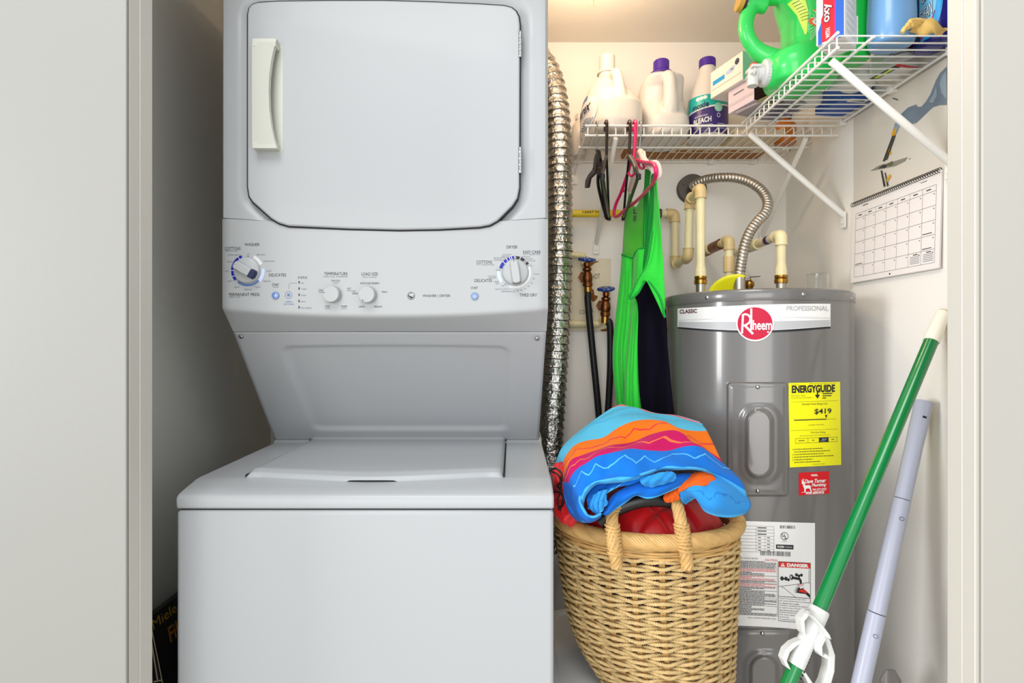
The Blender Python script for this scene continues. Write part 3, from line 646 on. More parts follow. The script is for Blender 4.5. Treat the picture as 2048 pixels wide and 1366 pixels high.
for q in range(28): g = 2*PI*q/28; f.tube([b+V((-.001, .031*math.cos(g), .031*math.sin(g))), b+V((-.012, .031*math.cos(g), .031*math.sin(g)))], .0009, 5)
f.tube([b+V((-.015, 0, 0)), b+V((-.034, 0, 0))], .017, 20); f.tube([b+V((-.034, 0, .006)), b+V((-.036, 0, -.032))], .0125, 20); f.box((b.x-.045, b.y-.020, b.z+.006), (b.x-.022, b.y+.020, b.z+.013))
f.obox(b+V((-.040, 0, -.004)), (.003, 0, .006), (0, .021, 0), (.003, 0, -.003))
f.build('tap', 'wplast', J, bevel=.001)
f = MB(); f.lathe([(.0095, 0), (.0095, .008), (.006, .011), (.001, .012)], b+V((-.033, 0, .013)), (0, 0, 1), 20); f.build('tap_button', mat('tap_red', (214, 66, 36), .35), J)
f = MB()
def lm(x, y, o=.0015): return S(-PI/2-.35+(x-.5)*1.7, .035+.15*(1-y), o)
f.grid(lambda u, v: lm(.0+.34*(.5-.5*math.cos(PI*v))*0+u*(.30+.10*v), v*.62+0.0*u) if 0 else lm(.02+u*.34*(1-v*.9)+.34*v*.9, v*.58), 16, 20, 0)
lm2 = lambda x, y: lm(x, y, .0021)
for q in range(14): a = PI*(.55+q*.075); f.line(.58+.04*math.cos(a), .46+.06*math.sin(a), .58+.17*math.cos(a), .46+.26*math.sin(a), .008, lm2, 2, 2)
f.text('Gain', .49, .08, .83, .62, lm2, mi=2, bold=.05, rot=-78); f.text('Gain', .49, .08, .83, .62, lambda x, y: lm(x, y, .0026), mi=1, bold=.0, rot=-78)
for q in range(7): f.line(.12+.02*q, .05+.05*q, .26+.024*q, .05+.05*q, .010, lm2, 2, 3)
f.build('front_label', ['lime', 'orange', 'white', 'olive'], J)
# red, white and blue carton
c = (.672, 1.146, zq); t, fm = carton('laundry_booster_carton', 'red white and blue oxy carton standing at the front corner of the right shelf', c, math.radians(-48), .026, .036, .20, 'white')
f = MB(); m = fm('f'); f.quad(0, 0, .16, 1, m, mi=2); f.quad(.0, .0, .2, .72, fm('f', .0006), mi=2); f.quad(.17, 0, .62, .985, m, mi=0); f.quad(.62, 0, .68, 1, m, mi=3); f.quad(.68, 0, .98, 1, m, mi=1)
f.add([fm('f', .0008)(*p) for p in ((.0, .55), (.24, .55), (.24, .70), (.1, .80), (.1, 1), (0, 1))], [tuple(range(6))], 2); f.add([fm('f', .0010)(*p) for p in ((.06, 1), (.06, .86), (.2, .76), (.2, 1))], [(0, 1, 2, 3)], 1)
m2 = fm('f', .0014); f.text('oxy', .24, .675, .68, .815, m2, mi=4, bold=.07, rot=-90) if 0 else None
def rotmap(x, y): return m2(.40+(-(y-.5))*-.0+(y-.5)*1.0*.0, 0)
def vt(s, x0, y0, x1, y1, mi, bold=0, o=.0014):      # text running up the side
    mm = fm('f', o); f.text(s, 0, 0, 1, 1, lambda a, b_: mm(x0+(x1-x0)*b_, y1-(y1-y0)*a), mi=mi, bold=bold)
vt('oxy', .27, .60, .58, .80, 4, .06); vt('oxy', .29, .605, .56, .795, 2, .02, .0018); vt('WITH', .34, .86, .50, .96, 2, .02); vt('STAINS', .34, .36, .50, .54, 2, .02)
f.build('front_print', ['red', 'bluebox', 'white', 'pink', 'ink'], t)
f = MB(); m = fm('r')
for q in range(12): f.quad(.18, .06+.075*q, .82, .10+.075*q, m)
f.build('side_print', 'paleink', t)
# green bottle with bar code
c = (.744, 1.213, zq); J = thing('green_bottle', 'slim green bottle with bar code between the oxy carton and the blue bottle', 'bottle', c); L = loc(c, 0)
pr = [(0, .028, .028, 0), (.006, .032, .033, 0), (.03, .034, .035, 0), (.15, .034, .035, 0), (.20, .028, .028, 0), (.235, .016, .016, 0)]
S = jugsurf(pr, c, 0, 3); f = MB(); f.loft(ringed(S, [0, .003, .006, .03, .09, .15, .17, .185, .2, .215, .235])); f.build('body', 'dgreen', J, sub=1); cap(L, 0, 0, .233, .018, .03, 'white', J, 24)
f = MB()
def lm(x, y, o=.001): return S(-PI/2-.38+(x-.5)*1.25, .02+.16*(1-y), o)
f.quad(.12, .60, .62, .98, lm, 6, 4, mi=0)
lm2 = lambda x, y: lm(x, y, .0016)
for q in range(14): f.quad(.20, .625+.024*q, .55, .625+.024*q+(.016 if q % 3 else .009), lm2, 2, 1, mi=1)
for q in range(10): f.quad(.10+.06*(q % 5)*1.0, .30+.14*(q//5), .13+.06*(q % 5), .40+.14*(q//5), lm2, 1, 1, mi=0)
f.build('back_label', ['white', 'ink'], J)
# light blue bottle
c = (.786, 1.147, zq); J = thing('fabric_softener_bottle', 'translucent light blue softener bottle on the right shelf', 'bottle', c); L = loc(c, 0)
pr = [(0, .034, .030, 0), (.005, .041, .038, 0), (.02, .0445, .040, 0), (.06, .0445, .040, 0), (.12, .041, .038, 0), (.18, .036, .033, 0), (.22, .022, .022, 0), (.24, .016, .016, 0)]
S = jugsurf(pr, c, 0, 2.2); f = MB(); f.loft(ringed(S, [0, .003, .005, .02, .06, .09, .12, .15, .18, .2, .22, .24])); f.build('body', 'blueb', J, sub=1); cap(L, 0, 0, .238, .018, .03, 'bluebox', J, 24)
# red and white pouch
c = (.842, 1.185, zq); J = thing('stain_remover_pouch', 'white and red pouch squeezed between blue bottle and navy bottle', 'pouch', c)
f = MB(); f.grid(lambda u, v: V((c[0]-.026+.052*u, c[1]+.02+(.5-u)*.02-.018*math.sin(PI*u)*(1-.7*v), c[2]+.005+.2*v)), 16, 20); f.grid(lambda u, v: V((c[0]-.026+.052*u, c[1]+.022+(.5-u)*.02+.016*math.sin(PI*u)*(1-.7*v), c[2]+.005+.2*v)), 16, 20); f.build('pouch', 'white', J)
f = MB()
pm_ = lambda x, y, o=.001: V((c[0]-.026+.052*x, c[1]+.02+(.5-x)*.02-.018*math.sin(PI*x)*(1-.7*y)-o, c[2]+.005+.2*y))
f.grid(lambda u, v: pm_(.05+.9*u, .08+(.20+.20*u)*v), 12, 8, 0); f.line(.18, .30, .18, .42, .1, lambda x, y: pm_(x, y, .002), 2, 1); f.line(.18, .42, .42, .45, .04, lambda x, y: pm_(x, y, .002), 2, 1); f.text('ng', .12, .24, .3, .19, lambda x, y: pm_(x, y, .002), mi=2)
for q in range(4): f.line(.1, .03+.02*q, .8, .04+.02*q, .007, lambda x, y: pm_(x, y, .002), 3, 1)
f.build('red_panel', [mat('dark_red_print', (168, 20, 32), .4), 'ink', 'white'], J)
# navy bottle
c = (.878, 1.150, zq); J = thing('stain_remover_bottle', 'navy blue bottle with swirling cyan label against the right wall', 'bottle', c); L = loc(c, 0)
pr = [(0, .026, .034, 0), (.005, .031, .041, 0), (.03, .034, .045, 0), (.12, .034, .045, 0), (.18, .026, .03, 0), (.21, .016, .016, 0)]
S = jugsurf(pr, c, 0, 2.3); f = MB(); f.loft(ringed(S, [0, .003, .005, .03, .07, .12, .14, .16, .18, .2, .21])); f.build('body', 'navyb', J, sub=1); cap(L, 0, 0, .208, .018, .03, 'white', J, 24)
f = MB()
def lm(x, y, o=.001): return S(-PI/2-1.5+1.6*x, .006+.16*(1-y), o)
f.grid(lambda u, v: lm(.02+(.34+.30*math.sin(PI*min(1, v*1.0))**.7)*u, .98*v), 14, 22, 0)
f.grid(lambda u, v: lm(.02+(.24+.24*math.sin(PI*min(1, v*1.0))**.7)*u, .05+.85*v, .0014), 14, 18, 1)
lm2 = lambda x, y: lm(x, y, .0022)
f.text('OXI', .10, .34, .34, .50, lm2, -.25, 3, .05); f.text('CLEAN', .05, .56, .40, .74, lm2, -.25, 3, .05)
lm3 = lambda x, y: lm(x, y, .0027)
f.text('OXI', .11, .35, .33, .49, lm3, -.25, 2, 0); f.text('CLEAN', .06, .57, .39, .73, lm3, -.25, 2, 0)
f.add([lm2(*p) for p in ((.05, .86), (.46, .66), (.40, .76), (.05, .97))], [(0, 1, 2, 3)], 4)
f.build('front_label', ['cyan', mat('sky_print', (120, 194, 230), .35), 'white', 'ink', 'red'], J)
# glove, pack, bag, tray and box between the wires
f = MB()
def gl(u, v):
    a = 2*PI*u; x = .792+.068*v+.0; w_ = (.012+.006*math.sin(3*v+1))*(.35+.65*math.sin(PI*min(1, .12+.8*v)))
    return V((x, 1.098+.009*math.sin(a)+.004*math.sin(9*v), ZS+.0285-.012*v+w_*math.cos(a)+.003*math.sin(14*v+a*2)))
f.grid(gl, 24, 30)
for q in range(3): f.tube(cr([V((.80+.006*q, 1.094, ZS+.024+.004*q)), V((.775+.004*q, 1.088, ZS+.018+.006*q)), V((.768+.01*q, 1.09, ZS+.008+.006*q))], 6), .0045, 8)
tag(f.build('rubber_glove', 'glove', sm=1), 'tan rubber glove lying over the near edge of the right shelf', 'glove')
c = (.866, 1.255, zq); t, fm = carton('cleaning_pack', 'grey pack with red and yellow print behind the navy bottle', c, math.radians(14), .030, .036, .05, 'bag')
f = MB(); m = fm('b'); f.quad(0, 0, 1, .12, m, mi=0); f.quad(0, .12, .3, 1, m, mi=1); f.quad(.06, .2, .22, .9, fm('b', .001), mi=2); f.build('print', ['red', 'ink', 'lime'], t)
f = MB()
def bl(cx, cy, rx, ry, h, seed, wob=.18):
    rnd = random.Random(seed); ph = [rnd.uniform(0, 6) for _ in range(6)]
    def fn(u, v):
        a = 2*PI*u; b = PI*v; w_ = 1+wob*(math.sin(3*a+ph[0]+4*b)*.5+math.sin(5*a+ph[1])*.3+math.sin(7*a+ph[2]+6*b)*.25)
        q = abs(math.cos(b))**.6*(1 if math.cos(b) > 0 else -1)
        return V((cx+rx*w_*math.sin(b)**.7*math.cos(a), cy+ry*w_*math.sin(b)**.7*math.sin(a), zq+h/2-h/2*q))
    return fn
f.grid(bl(.825, 1.335, .052, .040, .05, 4), 48, 24); tag(f.build('plastic_bag', 'bag'), 'crumpled white plastic bag behind the blue softener bottle', 'bag')
f = MB(); f.grid(bl(.762, 1.442, .042, .034, .05, 9, .05), 40, 20); tag(f.build('white_pouch', 'hdpe2'), 'rounded white refill pouch behind the green dispenser jug', 'pouch')
t, fm = carton('blue_box', 'blue box lying on the right shelf near the corner', (.862, 1.440, zq), math.radians(8), .040, .055, .05, 'bluebox')
f = MB(); m = fm('b'); f.quad(.25, .02, .9, .2, m, mi=0); f.quad(.35, .07, .8, .13, fm('b', .001), mi=1); f.build('print', ['white', 'navy'], t)

# ------------------------------------------------------------------ water heater
HX, HY, HR = .650, 1.490, .232
def H(x, y, d=0.0):        # point of the tank wall seen at (x, y), d off the wall
    a = (x-1024)/F; A = 1+a*a; B = -2*(a*HX+HY); C = HX*HX+HY*HY-(HR+d)**2; D = max(0, B*B-4*A*C)
    return P(x, y, (-B-math.sqrt(D))/(2*A))
def hm(d): return lambda x, y: H(x, y, d)
WH = thing('water_heater', 'grey cylindrical electric water heater in the right corner of the closet', 'water heater', (HX, HY, 0))
f = MB(); f.lathe([(HR-.02, .02), (HR, .03), (HR, Z(.095)), (HR-.003, Z(.096))], (HX, HY, 0), n=128); f.build('tank', 'heater', WH)
f = MB(); f.lathe([(HR+.0015, Z(.0945)), (HR+.0022, Z(.0955)), (HR+.0022, Z(.115)), (HR+.0005, Z(.1195)), (HR-.006, Z(.1225)), (HR-.03, Z(.1235)), (.01, Z(.1235))], (HX, HY, 0), n=128); f.build('top_cap', 'heater', WH)
for x, y in ((1414, 595), (1607, 588.5), (1701.5, 597)):
    c = H(x, y, .002); ax = (c-V((HX, HY, c.z))).normalized(); f = MB(); f.lathe([(.0045, 0), (.0045, .001), (.003, .0025), (.0008, .003)], c, ax, 16); f.build('screw', 'chrome', WH)
def cover(name, x0, y0, x1, y1, lab):
    def fn(u, v):
        x = x0+(x1-x0)*u; y = y0+(y1-y0)*v; W, Hh = x1-x0, y1-y0
        d = rrect(x, y, x0+1.5, y0+1.5, x1-1.5, y1-1.5, 8)
        h = .0065*(1-sstep(-2.5, 1.5, d))+.0012*(1-sstep(-12, -5, d))
        d2 = rrect(x, y, x0+W*.21, y0+Hh*.19, x1-W*.13, y1-Hh*.115, W*.27); h += .004*(1-sstep(-9, 5, d2))
        d3 = rrect(x, y, x0+W*.30, y0+Hh*.235, x1-W*.255, y1-Hh*.155, W*.215); h += .0085*(1-sstep(-7, 3, d3))
        return H(x, y, h)
    f = MB(); f.grid(fn, 84, 130); o = f.build(name, 'heater', WH, ang=80); o['label'] = lab
    for yy in (y0+(y1-y0)*.045, y1-(y1-y0)*.048):
        c = H(x0+(x1-x0)*.5, yy, .0078); ax = (c-V((HX, HY, c.z))).normalized(); g = MB(); g.lathe([(.0048, 0), (.0046, .001), (.003, .0025), (.0008, .003)], c, ax, 16); g.build('cover_screw', 'chrome', o)
    return o
cv = cover('access_cover', 1453, 764, 1578, 993, 'upper access cover with a stamped oblong dome')
cover('access_cover', 1460, 1257, 1590, 1486, 'lower access cover behind the green pole')
f = MB(); mp = hm(.0198)
for i, wd in enumerate((40, 22, 38, 20, 28, 30, 32)):
    y = 900+i*6; x = 1518-wd/2
    while x < 1518+wd/2:
        q = R.uniform(1.2, 3.4); f.quad(x, y, min(x+q, 1518+wd/2), y+1.1, mp); x += q+R.uniform(.5, 1.2)
f.build('stamped_text', 'white' if 0 else 'chrome', cv)
# brand label
f = MB()
mp = hm(.0006)
def low(x): t = (x-1356)/(1661-1356); return 657+8.5*math.sin(PI*min(1, t*1.02))-5*t*0
def yl(x, t): 
    top = 617-9.5*math.sin((x-1356)/305*PI*.55)
    return top+(low(x)-top)*t
g = lambda x0, x1, t0, t1, m, mi: f.grid(lambda u, v: m(x0+(x1-x0)*u, yl(x0+(x1-x0)*u, t0+(t1-t0)*v)), 40, 3, mi)
g(1355, 1661, 0, .92, mp, 0); g(1356, 1661, .92, 1.0, mp, 1)
m2 = hm(.001)
f.grid(lambda u, v: m2(1357+303*u, yl(1357+303*u, .66+.22*abs(2*u-1)**2*0+v*(.24)-.06*math.sin(PI*u)*(1-v))), 40, 2, 3)
f.grid(lambda u, v: m2(1357+303*u, yl(1357+303*u, .56-.14*math.sin(PI*u)+.05*v)), 40, 1, 4)
m3 = hm(.0014)
f.text('CLASSIC', 1359, 618.5, 1394, 626.5, m3, -.045, 2, .03); f.text('PROFESSIONAL', 1573, 611.5, 1657, 621.5, m3, .0, 5, .01)
f.build('brand_label', ['white', 'ink', mat('maroon_print', (92, 40, 48), .5), mat('mid_silver', (176, 178, 180), .35), 'offw', mat('grey_letters', (168, 168, 168), .5)], WH)
f = MB(); f.disc(1510, 647, 37.5, 35.5, hm(.002), 56, 1); f.disc(1510, 647, 35, 32.5, hm(.0026), 56, 0)
mq = hm(.0034)
f.line(1486, 629, 1484, 667, 4.2, mq, 6, 1); 
pts = [(1484, 631), (1490, 628), (1497, 630), (1501, 637), (1499, 645), (1492, 650), (1487, 651)]
for a, b in zip(pts, pts[1:]): f.line(*a, *b, 3.8, mq, 2, 1)
f.line(1489, 650, 1506, 668, 4.6, mq, 6, 1)
f.line(1502.5, 617, 1502.5, 660, 4, mq, 8, 1)
f.text('heem', 1505.5, 640, 1544, 660, mq, 0, 1, .02)
f.disc(1536, 664, 1.8, 1.8, mq, 12, 1)
f.build('round_logo', ['crim', 'white'], WH)
# energy guide
f = MB(); mp = hm(.0006); sl = .0
def ey(x, y): t = (x-1577)/103; q = (y-764)/166; return y+(-2.5*t)*(1-q)+(-5*t-1)*q*1.0+2*q
EG = lambda d: (lambda x, y: H(x, ey(x, y)+2, d))
f.grid(lambda u, v: EG(.0006)((1577+103*u)+v*2.5, 764+168*v), 14, 10, 0)
m2 = EG(.0012)
f.text('ENERGYGUIDE', 1583.5, 769, 1670, 784.5, m2, -.0, 1, .045)
f.line(1635, 780, 1635, 792, 2.6, m2, 3, 1); f.add([m2(1630, 789), m2(1640, 789), m2(1635, 797)], [(0, 1, 2)], 1)
f.text('$419', 1629, 817, 1663, 829, m2, 0, 1, .02)
f.add([m2(1650, 830), m2(1655, 830), m2(1652.5, 837)], [(0, 1, 2)], 1); f.line(1589, 838.5, 1652.5, 838.5, 1.8, m2, 8, 1); f.line(1652, 838.5, 1672, 838.5, .5, m2, 4, 1); f.line(1588.5, 835, 1588.5, 840, .5, m2, 1, 1)
f.text('Estimated Yearly Energy Cost', 1604, 805, 1655, 810, m2, 0, 1); f.text('First Hour Rating', 1622, 862.5, 1651, 867, m2, 0, 1); f.text('Cost Range of Similar Models', 1617, 848, 1648, 850.5, m2, 0, 1)
f.text('U.S. Government', 1582, 766, 1598, 767.6, m2, 0, 1); f.text('Federal law prohibits removal of this label before consumer purchase', 1619, 765.5, 1672, 767.6, m2, 0, 1)
f.text('Water Heater - Electric', 1582, 788.5, 1611, 790.8, m2, 0, 1); f.text('Tank Size (Storage Capacity): 40 gallons', 1582, 793, 1624, 795.5, m2, 0, 1)
for q in range(3): f.quad(1645, 786+4.5*q, 1645+(20, 18, 7)[q], 787.8+4.5*q, m2, 2, 1, 1)
f.text('(How much hot water you get in the first hour of use)', 1600, 869, 1660, 871.5, m2, 0, 1)
for y in (802, 862-3): f.line(1582, y, 1676, y, .4, m2, 8, 1)
for y in (875, 884.5): f.line(1591, y, 1674, y, .5, m2, 8, 1)
for x in (1591, 1616, 1638, 1657, 1674): f.line(x, 875, x, 884.5, .5, m2, 1, 1)
f.quad(1638.5, 875, 1657, 884.5, m2, 3, 1, 1); m3 = EG(.0016); f.text('MEDIUM', 1644, 877.5, 1653, 879.7, m3, 0, 2); f.text('43 gallons', 1641, 881, 1651, 883.2, m3, 0, 2)
for x, w_ in ((1597, 12), (1624, 5), (1663, 5)): f.quad(x, 879, x+w_, 880.2, m2, 1, 1, 1)
for i, wd in enumerate((58, 72, 60, 80, 38, 52)):
    y = 896+5.2*i
    if i % 2 == 0 or i == 3: f.disc(1586, y+.8, .9, .9, m2, 8, 1)
    x = 1588.5
    while x < 1588+wd: q = R.uniform(1.5, 5); f.quad(x, y, min(x+q, 1588+wd), y+1.3, m2, 1, 1, 1); x += q+.9
f.text('ftc.gov/energy', 1626, 927, 1650, 929, m2, 0, 1)
f.build('energy_label', ['yellow', 'ink', 'white'], WH)
# red service sticker
RS = lambda d: (lambda x, y: H(x, y-.055*(x-1600)+1.6, d))
f = MB(); f.quad(1597.5, 944, 1658.5, 989, RS(.0007), 8, 4, 0); m2 = RS(.0012)
f.text('CALL', 1622, 948, 1636, 952.5, m2, 0, 1, .05); f.text('Dave Turner', 1610, 958, 1652, 966, m2, 0, 1, .03, sh=.25); f.text('Plumbing', 1624, 967, 1652, 975, m2, 0, 1, .03, sh=.25); f.text('904-277-2942', 1625, 977, 1653, 981, m2, 0, 1, .03); f.text('FOR SERVICE', 1612, 984, 1648, 988, m2, 0, 1, .06)
deer = [(1603, 958), (1605.5, 961), (1609, 963), (1609, 966), (1611, 970), (1618, 969.5), (1621, 971), (1622, 977), (1623.5, 983), (1621.5, 983), (1619.5, 977), (1617, 976), (1612, 976.5), (1611, 983), (1608.5, 983), (1608.5, 976), (1606, 971), (1606, 967), (1603, 966), (1604, 962.5)]
f.poly([m2(*p) for p in deer], 1); f.line(1606, 962, 1605, 956, .8, m2, 1, 1); f.line(1606.5, 962, 1608.5, 956, .8, m2, 1, 1); f.line(1603, 983.5, 1625, 983.5, .8, m2, 4, 1)
f.quad(1628, 982.2, 1650, 983, m2, 2, 1, 1)
f.build('service_sticker', ['red', 'white'], WH)
# rating plate and warning label
f = MB()
def SP(d):
    def mp(x, y):      # flat chart 1430..1632 x 1040..1252, bowed the way the wrapped paper runs
        return H(x, y+7.5*((x-1630)/200) if 0 else y-.028*(1630-x)*(1-(y-1045)/205)-.105*(1630-x)*((y-1045)/205)*1.0+.00025*(1630-x)**2*((y-1045)/205), d)
    return mp
f.grid(lambda u, v: SP(.0006)(1420+210*u, 1046+216*v), 30, 12, 0); m2 = SP(.0012)
f.quad(1440, 1052, 1597, 1117, SP(.0009), 20, 4, 0)
for i in range(9): f.line(1440, 1056+6.6*i, 1548, 1056+6.6*i, .5, m2, 12, 1)
for x in (1512, 1548): f.line(x, 1056, x, 1109, .5, m2, 4, 1)
for x in (1530,): f.line(x, 1076, x, 1109, .5, m2, 4, 1)
for i in range(8):
    f.quad(1442, 1058+6.6*i, 1466+R.uniform(0, 14), 1060+6.6*i, m2, 3, 1, 1)
    for x in (1516, 1534): 
        if i > 2: f.quad(x, 1058.5+6.6*i, x+6, 1060+6.6*i, m2, 1, 1, 1)
    if i <= 2: f.quad(1515, 1058+6.6*i, 1533, 1060+6.6*i, m2, 2, 1, 1)
def bars(x0, y0, x1, y1, mi=1):
    x = x0
    while x < x1: q = R.choice((.6, .9, 1.5)); f.quad(x, y0, min(x1, x+q), y1, m2, 1, 1, mi); x += q+R.choice((.6, .9, 1.3))
bars(1560, 1053, 1590, 1059); bars(1521, 1106, 1581, 1115.5)
f.disc(1569, 1074.5, 8, 8, m2, 32, 1, .86); f.text('U', 1563.8, 1069.5, 1568.8, 1076.5, m2, 0, 1, .03); f.text('L', 1569.5, 1073, 1574, 1080, m2, 0, 1, .03); f.text('LISTED', 1564.5, 1084, 1573.5, 1086, m2, 0, 1)
f.quad(1552, 1092, 1587, 1101, m2, 5, 1, 1); f.text('RHEEM', 1555, 1094.5, 1568, 1098.5, SP(.0016), 0, 0, .02); f.text('PROFESSIONAL', 1570, 1095.5, 1585, 1098, SP(.0016), 0, 0)
f.text('ELECTRIC WATER HEATER', 1470, 1121, 1516, 1124, m2, 0, 1); f.text('CAUTION', 1530, 1122.5, 1555, 1127, m2, 0, 2, .02)
y = 1128; k = 0
while y < 1240:
    x = 1432; c = 2 if (1140 < y < 1150 or 1158 < y < 1168 or 1172 < y < 1181) else 1; e = 1553-R.choice((0, 0, 3, 24, 50))
    while x < e: q = R.uniform(2, 8); f.quad(x, y, min(e, x+q), y+1.15, m2, 2, 1, c); x += q+.8
    k += 1; y += 2.35
    if k % 6 == 0: f.line(1432, y+.1, 1554, y+.1, .5, m2, 10, 1); y += 1.3
f.line(1554.5, 1128, 1554.5, 1240, .5, m2, 6, 1); f.text('MAX. WORKING PRESSURE 150 PSI', 1496, 1243.5, 1552, 1246, m2, 0, 1)
for a in ((1557, 1127, 1621, 1127), (1557, 1248, 1621, 1248), (1557, 1127, 1557, 1248), (1621, 1127, 1621, 1248), (1557, 1198, 1621, 1198)): f.line(*a, .9, m2, 8, 1)
f.quad(1557.5, 1127.5, 1620.5, 1138, m2, 8, 1, 3); m3 = SP(.0017); f.text('DANGER', 1574, 1129.3, 1617, 1136.5, m3, 0, 0, .06); f.add([m3(1561, 1136.5), m3(1570, 1136.5), m3(1565.5, 1128.8)], [(0, 1, 2)], 0)
f.text('!', 1564.9, 1131, 1566.1, 1136, SP(.002), 0, 3, .03)
for cx, cy, r_ in ((1564, 1161, 3.6), (1572, 1161, 3.4), (1577, 1163, 2.6), (1593, 1152, 2.8), (1598, 1154, 2.6), (1603, 1152, 2.6)): f.disc(cx, cy, r_, r_*1.2, m2, 12, 1)
f.line(1562, 1161, 1577, 1162, 3, m2, 3, 1); f.disc(1583, 1157.5, 4, 5.5, m2, 16, 1, .6); f.line(1583, 1158, 1598, 1160, 5, m2, 4, 1); f.line(1597, 1158, 1602, 1164, 4.6, m2, 2, 1); f.line(1601, 1163, 1602, 1169, 4.4, m2, 2, 1); f.line(1592, 1153, 1603, 1153, 2, m2, 2, 1)
for a in ((1557, 1178, 1590, 1172), (1590, 1172, 1617, 1166), (1617, 1166, 1621, 1169), (1565, 1178, 1592, 1198), (1565, 1178, 1564, 1181), (1618, 1140, 1618, 1166)): f.line(*a, .7, m2, 4, 1)
f.text('HOT', 1595, 1170.5, 1608, 1174.5, m3, 0, 2, .02)
hand = [(1589, 1180), (1596, 1181), (1591, 1175.5), (1597.5, 1179.5), (1596, 1174), (1601.5, 1180), (1608, 1177), (1606, 1180.5), (1612, 1183), (1620, 1190), (1620, 1197), (1611, 1189.5), (1601, 1189), (1588.5, 1188), (1596, 1186), (1587, 1184.5), (1596, 1183.5)]
f.poly([m2(*p) for p in hand], 1); f.add([m3(*p) for p in ((1598, 1182), (1608, 1180), (1616, 1186.5), (1611, 1187.5), (1598, 1186))], [tuple(range(5))], 3)
for i, t in enumerate(('Water temperature over 125°F', 'can cause severe burns instantly', 'or death from scalds.', 'Children, disabled and elderly', 'at highest risk of being scalded.', 'See instruction manual before', 'setting temperature.', 'Feel water before bathing or', 'showering.', 'Temperature limiting valves')):
    wd = min(60, len(t)*1.9); f.text(t, 1559, 1200.5+4.7*i, 1559+wd, 1203.6+4.7*i, m2, 0, 1)
f.build('rating_label', ['white', 'ink', mat('red_text', (206, 92, 100), .5), mat('danger_red', (204, 44, 30), .4)], WH)

# ------------------------------------------------------------------ pipes
CO = []
def elbow(f, p, mi=1, r=.0155): f.lathe([(.001, -r), (r*.7, -r*.75), (r, 0), (r*.7, r*.75), (.001, r)], p, (0, 0, 1), 16, mi, cap=False)
def pipe(f, pts, r=.0118, mi=0, fit=.026, fr=.0155, fits=True):
    pts = [V(p) for p in pts]
    for a, b in zip(pts, pts[1:]): f.tube([a, b], r, 18, mi=mi)
    if fits:
        for i in range(1, len(pts)-1):
            d0 = (pts[i-1]-pts[i]).normalized(); d1 = (pts[i+1]-pts[i]).normalized(); p = pts[i]
            bend = cr([p+d0*fit, p+d0*fit*.5, p+(d0+d1)*fit*.10, p+d1*fit*.5, p+d1*fit], 5); f.tube(bend, fr, 18, mi=1)
            for d in (d0, d1): f.tube([p+d*(fit-.001), p+d*(fit+.002)], fr+.0012, 18, mi=1)
def nipple(par, p, zt):
    f = MB(); f.lathe([(.0125, 0), (.0125, .035)], (p.x, p.y, Z(.1235)), n=20); f.build('steel_nipple', 'steel', par)
    f = MB(); f.lathe([(.0165, 0), (.0172, .003), (.0172, .011), (.015, .013), (.0165, .015), (.0165, .022)], (p.x, p.y, Z(.1235)+.034), n=6 if 0 else 12); f.build('brass_union', 'brass', par)
    f = MB(); f.lathe([(.0155, 0), (.0155, .016), (.0135, .018), (.0135, .028)], (p.x, p.y, Z(.1235)+.056), n=20); f.build('adapter', 'cpvc', par)
# supply pipe with the U loop
zt = P(0, 385, 1.53).z; pz = Z(.417)
P1 = thing('water_pipe', 'cream water pipe zigzagging in a U bend down to the heater top, left', 'pipe', (.512, 1.53, Z(.1235)), 'cream pipes above the water heater')
A = P(1401, 480, 1.525); A.z = 0
pts = [V((.480, YB-.045, pz)), V((P(1350, 0, YB-.045).x, YB-.045, pz)), V((P(1350, 0, YB-.045).x, YB-.045, Z(.250))), V((P(1376, 0, 1.65).x, 1.65, Z(.250))), V((P(1380, 0, 1.65).x, 1.65, Z(.422))), V((A.x, 1.525, Z(.422))), V((A.x, 1.525, Z(.20)))]
f = MB(); pipe(f, pts); f.build('pipe_run', ['cpvc', 'cpvc2'], P1); nipple(P1, V((A.x, 1.525, 0)), 0)
P2 = thing('water_pipe', 'cream water pipe with a single elbow rising from the heater top, right', 'pipe', (.729, 1.5, Z(.1235)), 'cream pipes above the water heater')
bx = P(1562, 0, 1.5).x
f = MB(); pipe(f, [V((bx, YB, Z(.289))), V((bx, 1.5, Z(.289))), V((bx, 1.5, Z(.19)))]); f.tube([V((bx, 1.64, Z(.289))), V((bx, 1.70, Z(.289)))], .0165, 18, mi=1)
f.build('pipe_run', ['cpvc', 'cpvc'], P2); nipple(P2, V((bx, 1.5, 0)), 0)
f = MB(); f.lathe([(.0123, 0), (.0123, .02)], (bx, 1.565, Z(.289)), (0, 1, 0), 18); f.build('primer_stain', mat('purple_primer', (62, 22, 104), .5), P2)
P3 = thing('relief_pipe', 'short cream relief pipe with a brown fitting behind the yellow tag', 'pipe', (.628, 1.6, Z(.1235)))
cx_ = P(1458, 0, 1.60).x
f = MB(); pipe(f, [V((cx_, 1.70, Z(.293))), V((cx_, 1.60, Z(.293))), V((cx_, 1.60, Z(.125)))]); f.tube([V((cx_, 1.60, Z(.20))), V((cx_, 1.60, Z(.245)))], .0158, 18, mi=1); f.build('pipe_run', ['cpvc', 'cpvc2'], P3)
f = MB(); f.tube([V((cx_, 1.66, Z(.293))), V((cx_, 1.735, Z(.293)))], .0162, 18); f.tube([V((cx_, 1.75, Z(.293))), V((cx_, 1.79, Z(.293)))], .019, 6); f.tube([V((cx_, 1.73, Z(.293))), V((cx_, YB, Z(.293)))], .0125, 16); f.build('brown_fitting', 'bronze', P3)
f = MB(); f.tube([V((cx_-.003, 1.735, Z(.293))), V((cx_-.003, 1.752, Z(.293)))], .0165, 18); f.build('pale_collar', 'cpvc', P3)
